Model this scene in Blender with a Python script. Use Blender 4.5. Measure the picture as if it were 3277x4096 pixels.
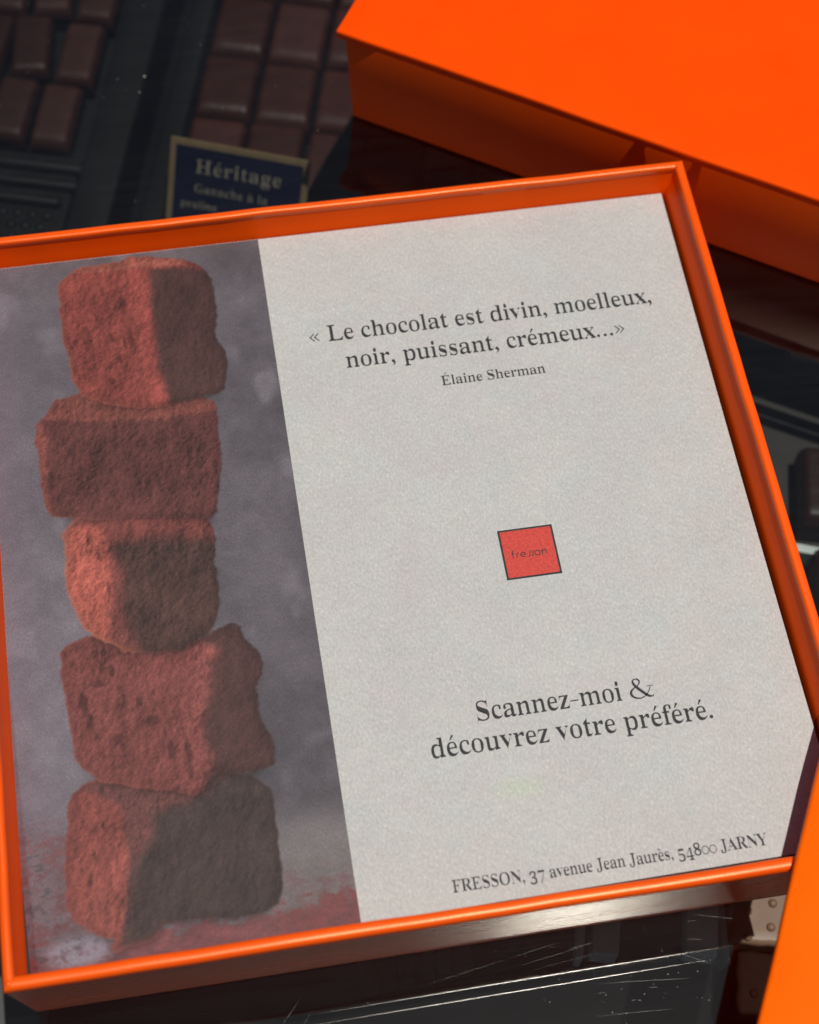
import bpy, bmesh, math, random, json
import numpy as np
from mathutils import Vector, Matrix

# ------------------------------------------------------------------ camera, sky, sun, exposure
MM = 0.001
scene = bpy.context.scene
COL = scene.collection
for o in list(bpy.data.objects):
    bpy.data.objects.remove(o)

cam_d = bpy.data.cameras.new('camera')
cam_d.sensor_fit = 'HORIZONTAL'
cam_d.sensor_width = 36.0
cam_d.lens = 7063.3 / 3277.0 * 36.0
cam_d.clip_start = 0.01
cam_d.clip_end = 60.0
cam_d.dof.use_dof = True
cam_d.dof.focus_distance = 0.436
cam_d.dof.aperture_fstop = 15.5
cam = bpy.data.objects.new('camera', cam_d)
COL.objects.link(cam)
ROT = ((0.98661727, 0.12903280, -0.09968396), (-0.16075512, 0.87204023, -0.46228090), (0.02727902, 0.47211902, 0.88111264))
m4 = Matrix(ROT).to_4x4()
m4.translation = Vector((-47.056, -213.589, 388.863)) * MM
cam.matrix_world = m4
scene.camera = cam

SUN_DIR = Vector((0.158, -0.070, 0.985)).normalized()          # towards the sun
world = bpy.data.worlds.new('World')
scene.world = world
world.use_nodes = True
wn = world.node_tree
sky = wn.nodes.new('ShaderNodeTexSky')
sky.sky_type = 'NISHITA'
sky.sun_disc = False
sky.sun_elevation = math.asin(SUN_DIR.z)
sky.air_density = 0.4
sky.dust_density = 0.9
sky.ozone_density = 0.3
sky.sun_rotation = math.atan2(SUN_DIR.x, SUN_DIR.y)
wn.nodes['Background'].inputs['Strength'].default_value = 0.066
wn.links.new(sky.outputs['Color'], wn.nodes['Background'].inputs['Color'])

sun_d = bpy.data.lights.new('sun', 'SUN')
sun_d.energy = 4.9
sun_d.angle = math.radians(0.53)
sun_d.color = (1.0, 0.965, 0.91)
sun = bpy.data.objects.new('sun', sun_d)
COL.objects.link(sun)
sun.rotation_euler = SUN_DIR.to_track_quat('Z', 'Y').to_euler()
sun.location = SUN_DIR * 2

scene.view_settings.view_transform = 'Standard'
scene.view_settings.look = 'None'
scene.view_settings.exposure = -0.62
scene.view_settings.gamma = 1.0
scene.view_settings.use_curve_mapping = False

# ------------------------------------------------------------------ helpers
def link(o):
    COL.objects.link(o)
    return o

def tag(o, label=None, cat=None, group=None, kind=None):
    if label: o['label'] = label
    if cat: o['category'] = cat
    if group: o['group'] = group
    if kind: o['kind'] = kind
    return o

def thing(name, loc, rz=0.0):
    o = bpy.data.objects.new(name, None)
    o.empty_display_size = 0.01
    o.location = Vector(loc) * MM
    o.rotation_euler = (0, 0, rz)
    return link(o)

def obj_bm(name, bm, mat, parent=None, smooth=False, loc=None):
    """bm is in millimetres"""
    bmesh.ops.recalc_face_normals(bm, faces=bm.faces[:])
    bm.transform(Matrix.Scale(MM, 4))
    me = bpy.data.meshes.new(name)
    bm.to_mesh(me); bm.free()
    me.materials.append(mat)
    if smooth:
        for p in me.polygons: p.use_smooth = True
    o = bpy.data.objects.new(name, me)
    if loc is not None: o.location = Vector(loc) * MM
    if parent is not None: o.parent = parent
    return link(o)

def smooth_angle(o, deg=40):
    me = o.data
    for p in me.polygons: p.use_smooth = True
    if hasattr(me, 'set_sharp_from_angle'):
        me.set_sharp_from_angle(angle=math.radians(deg))

def box_bm(x0, x1, y0, y1, z0, z1, bev=0.0, seg=3, bm=None):
    b = bmesh.new()
    bmesh.ops.create_cube(b, size=1.0)
    for v in b.verts:
        v.co = Vector(((x0 + x1) / 2 + v.co.x * (x1 - x0), (y0 + y1) / 2 + v.co.y * (y1 - y0), (z0 + z1) / 2 + v.co.z * (z1 - z0)))
    if bev:
        bmesh.ops.bevel(b, geom=b.edges[:], offset=bev, segments=seg, profile=0.5, affect='EDGES')
    if bm is None: return b
    me = bpy.data.meshes.new('tmp'); b.to_mesh(me); b.free()
    bm.from_mesh(me); bpy.data.meshes.remove(me)
    return bm

def srgb(r, g, b):
    def f(c):
        c /= 255.0
        return c / 12.92 if c <= 0.04045 else ((c + 0.055) / 1.055) ** 2.4
    return (f(r), f(g), f(b), 1.0)

def new_mat(name):
    m = bpy.data.materials.new(name)
    m.use_nodes = True
    return m, m.node_tree, m.node_tree.nodes['Principled BSDF']

def noise(nt, scale, detail=3.0, rough=0.5, vec=None):
    n = nt.nodes.new('ShaderNodeTexNoise')
    n.inputs['Scale'].default_value = scale
    n.inputs['Detail'].default_value = detail
    n.inputs['Roughness'].default_value = rough
    if vec is not None: nt.links.new(vec, n.inputs['Vector'])
    return n

def objcoord(nt, sc=(1, 1, 1), rz=0.0):
    t = nt.nodes.new('ShaderNodeTexCoord')
    mp = nt.nodes.new('ShaderNodeMapping')
    mp.inputs['Scale'].default_value = sc
    mp.inputs['Rotation'].default_value = (0, 0, rz)
    nt.links.new(t.outputs['Object'], mp.inputs['Vector'])
    return mp.outputs['Vector']

def ramp(nt, fac, stops):
    r = nt.nodes.new('ShaderNodeValToRGB')
    el = r.color_ramp.elements
    while len(el) < len(stops): el.new(0.5)
    for e, (p, c) in zip(el, stops):
        e.position = p; e.color = c
    nt.links.new(fac, r.inputs['Fac'])
    return r.outputs['Color']

def mixcol(nt, fac, a, b, mode='MIX'):
    n = nt.nodes.new('ShaderNodeMix'); n.data_type = 'RGBA'; n.blend_type = mode
    for sock, v in ((n.inputs[0], fac), (n.inputs[6], a), (n.inputs[7], b)):
        if hasattr(v, 'links') or isinstance(v, bpy.types.NodeSocket): nt.links.new(v, sock)
        else: sock.default_value = v
    return n.outputs[2]

def bump(nt, bsdf, height, strength, dist):
    b = nt.nodes.new('ShaderNodeBump')
    b.inputs['Strength'].default_value = strength
    b.inputs['Distance'].default_value = dist
    nt.links.new(height, b.inputs['Height'])
    nt.links.new(b.outputs['Normal'], bsdf.inputs['Normal'])
    return b

# ------------------------------------------------------------------ materials
def orange_paper(name, g=0.10, stretch=None, rough=0.34, bstr=0.25, spec=0.45, tint=(1.0, 0.62, 0.25, 1)):
    m, nt, b = new_mat(name)
    v = objcoord(nt)
    n1 = noise(nt, 60, 4, 0.55, v)
    c = ramp(nt, n1.outputs['Fac'], [(0.3, (0.95, g * .93, 0.0008, 1)), (0.7, (1.0, g * 1.05, 0.001, 1))])
    nt.links.new(c, b.inputs['Base Color'])
    b.inputs['Roughness'].default_value = rough
    b.inputs['Specular IOR Level'].default_value = spec
    b.inputs['Specular Tint'].default_value = tint
    if stretch:
        v2 = objcoord(nt, stretch)
        n2 = noise(nt, 900, 5, 0.65, v2)
        n3 = noise(nt, 160, 2, 0.5, v2)
        ad = nt.nodes.new('ShaderNodeMath'); ad.operation = 'ADD'
        nt.links.new(n2.outputs['Fac'], ad.inputs[0]); nt.links.new(n3.outputs['Fac'], ad.inputs[1])
        bump(nt, b, ad.outputs[0], bstr, 0.00012)
        b.inputs['Coat Weight'].default_value = 1.0
        b.inputs['Coat IOR'].default_value = 2.3
        b.inputs['Coat Roughness'].default_value = 0.245
        nt.links.new(b.inputs['Normal'].links[0].from_socket, b.inputs['Coat Normal'])
        r = ramp(nt, n3.outputs['Fac'], [(0.25, (rough - .07,) * 3 + (1,)), (0.75, (rough + .08,) * 3 + (1,))])
        nt.links.new(r, b.inputs['Roughness'])
    else:
        n2 = noise(nt, 2200, 3, 0.6, v)
        n3 = noise(nt, 25, 2, 0.5, v)
        ml = nt.nodes.new('ShaderNodeMath'); ml.operation = 'MULTIPLY_ADD'
        nt.links.new(n3.outputs['Fac'], ml.inputs[0]); ml.inputs[1].default_value = 2.5
        nt.links.new(n2.outputs['Fac'], ml.inputs[2])
        bump(nt, b, ml.outputs[0], bstr, 0.00008)
    return m

M_OR = orange_paper('orange_paper', rough=0.33, spec=0.7, tint=(1.0, 0.74, 0.42, 1))
M_OR_IN = orange_paper('orange_paper_inner', g=0.09, rough=0.45, spec=0.22, tint=(1.0, 0.55, 0.15, 1))
M_OR_FLAP = orange_paper('orange_paper_flap', g=0.125, rough=0.45, bstr=0.4, spec=0.2, tint=(1.0, 0.55, 0.1, 1))
M_OR_X = orange_paper('orange_paper_streaked', stretch=(0.16, 1, 1), rough=0.24, bstr=0.75, spec=0.85, tint=(1, 0.96, 0.82, 1))
M_OR_LID = orange_paper('orange_paper_grained', g=0.073, rough=0.5, bstr=0.5, spec=0.18, tint=(1.0, 0.5, 0.1, 1))

def plain(name, col, rough=0.5, spec=0.5, var=0.15, nscale=200, bstr=0.0, bscale=800, bdist=0.0001, perobj=False):
    m, nt, b = new_mat(name)
    v = objcoord(nt)
    n = noise(nt, nscale, 4, 0.55, v)
    lo = tuple(c * (1 - var) for c in col[:3]) + (1,)
    hi = tuple(min(1, c * (1 + var)) for c in col[:3]) + (1,)
    colr = ramp(nt, n.outputs['Fac'], [(0.3, lo), (0.7, hi)])
    b.inputs['Roughness'].default_value = rough
    if perobj:
        oi = nt.nodes.new('ShaderNodeObjectInfo')
        colr = mixcol(nt, 1.0, colr, ramp(nt, oi.outputs['Random'], [(0.0, (.72, .72, .72, 1)), (1.0, (1.25, 1.2, 1.2, 1))]), 'MULTIPLY')
        rr_ = nt.nodes.new('ShaderNodeMapRange'); rr_.inputs['To Min'].default_value = rough - .07; rr_.inputs['To Max'].default_value = rough + .12
        nt.links.new(oi.outputs['Random'], rr_.inputs['Value']); nt.links.new(rr_.outputs[0], b.inputs['Roughness'])
    nt.links.new(colr, b.inputs['Base Color'])
    b.inputs['Specular IOR Level'].default_value = spec
    if bstr:
        n2 = noise(nt, bscale, 3, 0.6, v)
        bump(nt, b, n2.outputs['Fac'], bstr, bdist)
    return m

M_INK = plain('black_ink', (0.032, 0.032, 0.034), 0.65, 0.3, 0.35, 900)
M_RED = plain('red_print', (0.60, 0.062, 0.045), 0.6, 0.3, 0.22, 1500)
M_CARD = plain('dark_card', (0.03, 0.014, 0.012), 0.7, 0.3)
M_CHOC = plain('dark_chocolate', (0.046, 0.0120, 0.0070), 0.45, 0.30, 0.25, 120, 0.35, 260, 0.0006, True)
M_MILK = plain('milk_chocolate', (0.036, 0.0110, 0.0070), 0.48, 0.26, 0.25, 120, 0.35, 260, 0.0006, True)
M_BEIGE = plain('beige_coating', (0.36, 0.20, 0.13), 0.42, 0.5, 0.12, 150, 0.1, 300, 0.0002)
M_TRAY = plain('black_plastic', (0.0080, 0.0072, 0.0070), 0.5, 0.18, 0.15, 200, 0.1, 900, 0.0001)
M_TRAYG = plain('grey_plastic', (0.046, 0.040, 0.036), 0.55, 0.22, 0.12, 150)
M_HOLD = plain('pale_plastic', (0.13, 0.12, 0.115), 0.5, 0.3, 0.12, 150)
M_FLOOR = plain('black_shelf', (0.005, 0.0042, 0.0045), 0.8, 0.12, 0.2, 60)
M_DULL = plain('dull_chocolate', (0.030, 0.012, 0.008), 0.75, 0.08)
M_GOLD = plain('gold_border', (0.22, 0.15, 0.078), 0.45, 0.5, 0.1, 300)
M_NAVY = plain('navy_card', (0.006, 0.007, 0.028), 0.5, 0.3, 0.15, 300)
M_CREAM = plain('cream_print', (0.28, 0.245, 0.19), 0.6, 0.3, 0.1, 300)
M_GREY = plain('grey_divider', (0.70, 0.74, 0.70), 0.4, 0.5, 0.15, 100)
M_STEEL = plain('pale_strip', (0.4, 0.39, 0.38), 0.35, 0.5, 0.15, 100)

# glass: a real pane; the top face reflects, all faces let light through
m, nt, b = new_mat('counter_glass')
nt.nodes.remove(b)
out = nt.nodes['Material Output']
tr = nt.nodes.new('ShaderNodeBsdfTransparent'); tr.inputs[0].default_value = (0.86, 0.875, 0.87, 1)
gl = nt.nodes.new('ShaderNodeBsdfGlossy'); gl.inputs['Roughness'].default_value = 0.055
gl.inputs['Color'].default_value = (1, 0.97, 0.86, 1)
fr = nt.nodes.new('ShaderNodeFresnel'); fr.inputs['IOR'].default_value = 1.9
mx = nt.nodes.new('ShaderNodeMixShader')
nt.links.new(fr.outputs[0], mx.inputs[0]); nt.links.new(tr.outputs[0], mx.inputs[1]); nt.links.new(gl.outputs[0], mx.inputs[2])
df = nt.nodes.new('ShaderNodeBsdfDiffuse'); df.inputs[0].default_value = (0.75, 0.76, 0.8, 1)
v = objcoord(nt)
nz = noise(nt, 22, 5, 0.6, v)
v2 = objcoord(nt, (0.06, 1, 1))
nz2 = noise(nt, 500, 3, 0.6, v2)
mlt = nt.nodes.new('ShaderNodeMath'); mlt.operation = 'MULTIPLY'
nt.links.new(nz.outputs['Fac'], mlt.inputs[0]); nt.links.new(nz2.outputs['Fac'], mlt.inputs[1])
mr = nt.nodes.new('ShaderNodeMapRange')
mr.inputs['From Min'].default_value = 0.12; mr.inputs['From Max'].default_value = 0.42
mr.inputs['To Min'].default_value = 0.0003; mr.inputs['To Max'].default_value = 0.0055
nt.links.new(mlt.outputs[0], mr.inputs['Value'])
mx2 = nt.nodes.new('ShaderNodeMixShader')
nt.links.new(mr.outputs[0], mx2.inputs[0]); nt.links.new(mx.outputs[0], mx2.inputs[1]); nt.links.new(df.outputs[0], mx2.inputs[2])
nt.links.new(mx2.outputs[0], out.inputs['Surface'])
M_GLASS = m
m, nt, b = new_mat('counter_glass_inside')
nt.nodes.remove(b)
tr = nt.nodes.new('ShaderNodeBsdfTransparent'); tr.inputs[0].default_value = (0.93, 0.95, 0.94, 1)
nt.links.new(tr.outputs[0], nt.nodes['Material Output'].inputs['Surface'])
M_GLASS_IN = m

m, nt, b = new_mat('scratch_glint')
b.inputs['Base Color'].default_value = (0.40, 0.39, 0.36, 1)
b.inputs['Metallic'].default_value = 1.0
b.inputs['Roughness'].default_value = 0.24
M_SCR = m
M_SCR2 = m.copy(); M_SCR2.name = 'faint_scratch'
M_SCR2.node_tree.nodes['Principled BSDF'].inputs['Base Color'].default_value = (0.16, 0.155, 0.145, 1)
M_SCR2.node_tree.nodes['Principled BSDF'].inputs['Roughness'].default_value = 0.32
m, nt, b = new_mat('dust_speck')
b.inputs['Base Color'].default_value = (0.6, 0.58, 0.54, 1)
b.inputs['Roughness'].default_value = 0.6
M_DUST = m

# vellum: fibrous translucent paper
def vellum(name, base_from_attr=False):
    m, nt, b = new_mat(name)
    v = objcoord(nt)
    vf = objcoord(nt, (1.0, 0.62, 1.0), 0.35)
    fib = noise(nt, 2500 if base_from_attr else 1700, 3, 0.75, vf)
    fib2 = noise(nt, 330, 3, 0.65, v)
    big = noise(nt, 46, 3, 0.55, v)
    hue = noise(nt, 75, 4, 0.65, v)
    if base_from_attr:
        at = nt.nodes.new('ShaderNodeAttribute'); at.attribute_name = 'Col'
        base = at.outputs['Color']
        amp = (0.66, 1.44); amp2 = (0.93, 1.08)
    else:
        base = ramp(nt, hue.outputs['Fac'], [(0.28, (0.545, 0.516, 0.497, 1)), (0.5, (0.535, 0.526, 0.500, 1)), (0.72, (0.512, 0.532, 0.508, 1))])
        # faint green blot that shows through the sheet, lower middle
        t = nt.nodes.new('ShaderNodeTexCoord')
        mp = nt.nodes.new('ShaderNodeMapping'); mp.vector_type = 'POINT'
        mp.inputs['Scale'].default_value = (1 / 0.0085, 1 / 0.0036, 0.0)
        mp.inputs['Rotation'].default_value = (0, 0, 0)
        mp.inputs['Location'].default_value = (-0.0105 / 0.0085, 0.0847 / 0.0036, 0)
        nt.links.new(t.outputs['Object'], mp.inputs['Vector'])
        gr = nt.nodes.new('ShaderNodeTexGradient'); gr.gradient_type = 'SPHERICAL'
        nt.links.new(mp.outputs['Vector'], gr.inputs['Vector'])
        sc = nt.nodes.new('ShaderNodeMath'); sc.operation = 'MULTIPLY'; sc.inputs[1].default_value = 0.5
        nt.links.new(gr.outputs['Fac'], sc.inputs[0])
        base = mixcol(nt, sc.outputs[0], base, (0.46, 0.56, 0.37, 1))
        amp = (0.76, 1.24); amp2 = (0.955, 1.045)
    f1 = ramp(nt, fib.outputs['Fac'], [(0.25, (amp[0],) * 3 + (1,)), (0.62, (1.06,) * 3 + (1,)), (0.82, (amp[1] * 1.22,) * 3 + (1,))])
    f2 = ramp(nt, fib2.outputs['Fac'], [(0.28, (amp2[0],) * 3 + (1,)), (0.72, (amp2[1],) * 3 + (1,))])
    f3 = ramp(nt, big.outputs['Fac'], [(0.3, (0.965, 0.95, 0.955, 1)), (0.7, (1.03, 1.035, 1.03, 1))])
    c = mixcol(nt, 1.0, base, f1, 'MULTIPLY')
    c = mixcol(nt, 1.0, c, f2, 'MULTIPLY')
    c = mixcol(nt, 1.0, c, f3, 'MULTIPLY')
    nt.links.new(c, b.inputs['Base Color'])
    b.inputs['Roughness'].default_value = 0.62
    b.inputs['Specular IOR Level'].default_value = 0.35
    ad = nt.nodes.new('ShaderNodeMath'); ad.operation = 'MULTIPLY_ADD'
    nt.links.new(big.outputs['Fac'], ad.inputs[0]); ad.inputs[1].default_value = 3.0
    nt.links.new(fib.outputs['Fac'], ad.inputs[2])
    bump(nt, b, ad.outputs[0], 0.30, 0.00012)
    return m
M_VELLUM = vellum('vellum_paper')
M_PICT = vellum('vellum_picture', True)

# ------------------------------------------------------------------ the setting
Z_GLASS = -25.0
bm = box_bm(-700, 700, -300, 700, Z_GLASS - 8, Z_GLASS)
glass = obj_bm('glass_counter', bm, M_GLASS)
glass.data.materials.append(M_GLASS_IN)
for p in glass.data.polygons:
    p.material_index = 0 if p.normal.z > 0.5 else 1
tag(glass, 'scratched clear glass counter top of a chocolate display case, under the orange boxes', 'glass counter', kind='structure')

bm = box_bm(-700, 700, -300, 700, -112, -102)
tag(obj_bm('display_shelf', bm, M_FLOOR), 'black shelf inside the display case under the chocolates', 'shelf', kind='structure')

# scratches (parts of the glass)
def sliver(bm, p, q, w, z, taper=True, nseg=10, wob=0.0):
    """half-round ridge lying on the glass from p to q"""
    d = Vector((q[0] - p[0], q[1] - p[1])); n = Vector((-d.y, d.x)).normalized()
    rings = []
    for i in range(nseg + 1):
        t = i / nseg
        ww = w * (min(1.0, 3 * t + .03, 4 * (1 - t) + .03) if taper else 1)
        c = Vector(p) + d * t + n * (wob * math.sin(3.1 * t + 1))
        ring = []
        for a in (180, 135, 90, 45, 0):
            ca, sa = math.cos(math.radians(a)), math.sin(math.radians(a))
            ring.append(bm.verts.new((c.x + n.x * ca * ww, c.y + n.y * ca * ww, z + sa * ww)))
        rings.append(ring)
    for r0, r1 in zip(rings, rings[1:]):
        for k in range(4):
            bm.faces.new((r0[k], r0[k + 1], r1[k + 1], r1[k]))

for p, q, w in (((-46, -123.0), (53.5, -122.3), 0.085), ((-52, -125.4), (51.5, -124.75), 0.085)):
    bm = bmesh.new(); sliver(bm, p, q, w, Z_GLASS + 0.02, True, 60, 0.05)
    obj_bm('scratch', bm, M_SCR, glass, smooth=True)
rnd = random.Random(5)
bm = bmesh.new()
for i in range(60):
    x = rnd.gauss(30, 26); y = rnd.uniform(-146, -114)
    L = rnd.choice((0.3, 0.4, 0.5, 0.8, 1.0, 1.5, 2.5, 5.0))
    a = rnd.choice((rnd.gauss(0.03, 0.12), rnd.gauss(0.03, 0.1), rnd.gauss(-0.2, 0.2), rnd.gauss(1.75, 0.3)))
    sliver(bm, (x, y), (x + L * math.cos(a), y + L * math.sin(a)), rnd.uniform(0.012, 0.042), Z_GLASS + 0.015, True, 3)
for (p, q, w) in (((22, -126.2), (45, -128.2), 0.032), ((43, -122), (50.5, -125.6), 0.035), ((3, -117.5), (16, -115.2), 0.018), ((18, -117.4), (24, -116.5), 0.03),
                  ((-20, -121), (3, -117.2), 0.014), ((-54, -128), (-46, -119), 0.024), ((-50, -130), (-43, -121.5), 0.02), ((48, -113.5), (60, -116.5), 0.02), ((20, -133.5), (40, -134.5), 0.025),
                  ((5, -119.5), (22, -117), 0.015), ((8, -121), (25, -119), 0.014)):
    sliver(bm, p, q, w, Z_GLASS + 0.017, True, 12, 0.1)
sc = obj_bm('scratch_marks', bm, M_SCR2, glass, smooth=True); sc['kind'] = 'stuff'
bm = bmesh.new()
for i in range(70):
    if i < 36: x, y = rnd.gauss(35, 26), rnd.uniform(-145, -114)
    else: x, y = rnd.uniform(-110, 0), rnd.uniform(95, 200)
    r = rnd.uniform(0.03, 0.10)
    g = bmesh.ops.create_icosphere(bm, subdivisions=1, radius=r)
    for v in g['verts']: v.co = Vector((v.co.x * rnd.uniform(.8, 2) + x, v.co.y + y, v.co.z * .5 + Z_GLASS + r * .4))
for x, y, r in ((55.0, -125.3, 0.22), (47, -127, .12), (-56, 164, 0.28), (-58, 158, 0.18), (-30.5, -122.3, .1)):
    g = bmesh.ops.create_icosphere(bm, subdivisions=2, radius=r)
    for v in g['verts']: v.co += Vector((x, y, Z_GLASS + r * .5))
du = obj_bm('dust_specks', bm, M_DUST, glass); du['kind'] = 'stuff'

# ------------------------------------------------------------------ the open orange box
XL, XR, YB, YT = -105.5, 85.5, -112.2, 81.2        # inner faces at the rim
RIM, BASE = 8.6, Z_GLASS + 0.15
root = thing('gift_box', (0, 0, 0))
tag(root, 'open shallow orange cardboard box holding the printed sheet, nearest the camera', 'box')
wallrnd = np.random.RandomState(3)

def wall_profile(t, lean_o, lean_i, flat=2.0, slope=None):
    """(offset outwards from the inner rim line, z) around the section, outside base first"""
    pts = [(t - 0.3 - lean_o, BASE), (t - 0.3 - lean_o * .5, (BASE + RIM - 3.6) / 2), (t - 0.3, RIM - 3.4)]
    r = t / 2
    for a in np.linspace(-28, 208, 19):
        c_, s_ = math.cos(math.radians(a)), math.sin(math.radians(a))
        c2 = math.copysign(abs(c_) ** (2 / flat), c_); s2 = math.copysign(abs(s_) ** (2 / flat), s_)
        pts.append((r + r * c2, RIM - r + r * s2))
    if slope: pts += [(0.1, RIM - 2.6), (-slope * .5, RIM - 6.5), (-slope, -3.0), (-slope - .3, BASE + 1.6)]
    else: pts += [(0.32, RIM - 3.2), (0.1 - 0.0, RIM - 4.2), (-lean_i * .5, RIM - 16), (-lean_i, BASE + 1.6)]
    return pts

def side_wall(side, t, lean_o, lean_i, mat, flat=2.0, slope=None):
    bm = bmesh.new()
    prof = wall_profile(t, lean_o, lean_i, flat, slope)
    n = 64
    rings = []
    ph = wallrnd.uniform(0, 6.28, 6)
    for i in range(n + 1):
        s = i / n
        ring = []
        for j, (o, z) in enumerate(prof):
            wob = 0.12 * math.sin(9 * s + ph[0]) + 0.09 * math.sin(23 * s + ph[1]) + 0.07 * math.sin(61 * s + ph[2]) * math.sin(7 * s + ph[5])
            k = 1.0 if z > RIM - 4.5 else 0.25
            endf = min(1, s * 12, (1 - s) * 12)
            oo = o + wob * k * endf * (0.8 if o < t * .5 else 0.5)
            zz = z + (0.06 * math.sin(14 * s + ph[3]) + .04 * math.sin(37 * s + ph[4])) * (1 if z > 0 else 0) * endf
            ow, oe, on, of_ = (o * q / t for q in (2.5, 2.6, 3.15, 2.4))
            if side == 'far':  p = (XL - ow + s * (XR - XL + ow + oe), YT + oo, zz)
            if side == 'near': p = (XL - ow + s * (XR - XL + ow + oe), YB - oo, zz)
            if side == 'west': p = (XL - oo, YB - on + s * (YT - YB + on + of_), zz)
            if side == 'east': p = (XR + oo, YB - on + s * (YT - YB + on + of_), zz)
            ring.append(bm.verts.new(p))
        rings.append(ring)
    m_ = len(prof)
    for r0, r1 in zip(rings, rings[1:]):
        for j in range(m_ - 1):
            bm.faces.new((r0[j], r0[j + 1], r1[j + 1], r1[j]))
        bm.faces.new((r0[m_ - 1], r0[0], r1[0], r1[m_ - 1]))
    bm.faces.new(rings[0]); bm.faces.new(rings[-1])
    o = obj_bm('side_wall', bm, mat, root)
    smooth_angle(o, 35)
    if mat is M_OR:
        o.data.materials.append(M_OR_IN)
        inw = {'far': (0, -1), 'west': (1, 0), 'east': (-1, 0)}[side]
        for p in o.data.polygons:
            if p.normal.x * inw[0] + p.normal.y * inw[1] > 0.4 and p.center.z < (RIM - 2.2) * MM: p.material_index = 1
    if mat is not M_OR:
        o.data.materials.append(M_OR)
        for p in o.data.polygons:
            if p.center.z > (RIM - 3.5) * MM or p.normal.y > 0.5: p.material_index = 1
    return o

for side, t, lo, li, mt, fl, sl in (('far', 2.4, 2.0, 1.2, M_OR, 3.0, 2.1), ('west', 2.5, 2.0, 1.0, M_OR, 2.4, 1.9), ('east', 2.6, 2.0, 1.6, M_OR, 3.4, 3.0), ('near', 3.15, 2.5, 1.0, M_OR_X, 2.6, None)):
    side_wall(side, t, lo, li, mt, fl, sl)
bm = box_bm(XL + .6, XR - 1.4, YB + .8, YT - 1.0, BASE + 0.2, BASE + 2.2)
obj_bm('base', bm, M_OR, root)
# folded paper tucks in the corners
def tuck(x, y, sx, sy, r, z):
    bm = bmesh.new()
    g = bmesh.ops.create_uvsphere(bm, u_segments=16, v_segments=10, radius=1)
    for v in g['verts']:
        v.co = Vector((v.co.x * r * sx + x, v.co.y * r * sy + y, v.co.z * 0.9 + z))
    obj_bm('corner_fold', bm, M_OR, root, smooth=True)
tuck(XL - 1.2, YB - 1.6, 0.9, 0.9, 1.05, RIM - 0.65)
tuck(XR + .6, YT + .5, .45, .8, 1.2, RIM - 0.6)

# inner card that carries the sheet
bm = box_bm(XL + 1.2, 80.2, YB + 1.2, YT - 1.6, BASE + 2.3, -0.85, 0.3, 1)
tag(obj_bm('card_insert', bm, M_CARD), 'dark brown card insert under the printed sheet inside the open orange box', 'card insert')

# ------------------------------------------------------------------ the printed sheet
SX0, SX1 = -104.1, 82.35
def y_bot(x): return -111.0 + (x - SX0) / (SX1 - SX0) * 1.4
def y_top(x): return 79.45
def crease(y): return SX0 + max(0.0, (-35.0 - y)) * 2.55 / 75.0
def sheet_z(x, y):
    c = crease(y)
    return -(c - x) * 0.52 if x < c else 0.0

sheet_root = thing('printed_sheet', (0, 0, 0))
tag(sheet_root, 'grey vellum sheet with a truffle photo and French text, inside the open box', 'paper sheet')
bm = bmesh.new()
n = 60; rows = []
for i in range(n + 1):
    s = i / n
    row = []
    for x_ in ('l', 'c', -103.0, -60, -30, 30, SX1):
        yy = y_bot(0) + s * (79.45 - y_bot(0))
        if x_ == 'l': x = SX0
        elif x_ == 'c': x = max(crease(yy), SX0 + .02)
        else: x = max(x_, crease(yy) + .04) if x_ == -103.0 else x_
        y = y_bot(x) + s * (79.45 - y_bot(x))
        bow = 0.32 * math.sin(math.pi * s) * (1 if x == SX1 else 0)
        row.append((x - bow, y, sheet_z(x, y)))
    rows.append(row)
vt = [[bm.verts.new(p) for p in r] for r in rows]
vb = [[bm.verts.new((p[0], p[1], p[2] - 0.22)) for p in r] for r in rows]
K = len(rows[0])
for i in range(n):
    for k in range(K - 1):
        bm.faces.new((vt[i][k], vt[i][k + 1], vt[i + 1][k + 1], vt[i + 1][k]))
        bm.faces.new((vb[i][k], vb[i + 1][k], vb[i + 1][k + 1], vb[i][k + 1]))
    bm.faces.new((vt[i][0], vt[i + 1][0], vb[i + 1][0], vb[i][0]))
    bm.faces.new((vt[i][-1], vb[i][-1], vb[i + 1][-1], vt[i + 1][-1]))
for k in range(K - 1):
    bm.faces.new((vt[0][k], vb[0][k], vb[0][k + 1], vt[0][k + 1]))
    bm.faces.new((vt[n][k], vt[n][k + 1], vb[n][k + 1], vb[n][k]))
obj_bm('sheet', bm, M_VELLUM, sheet_root)

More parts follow.
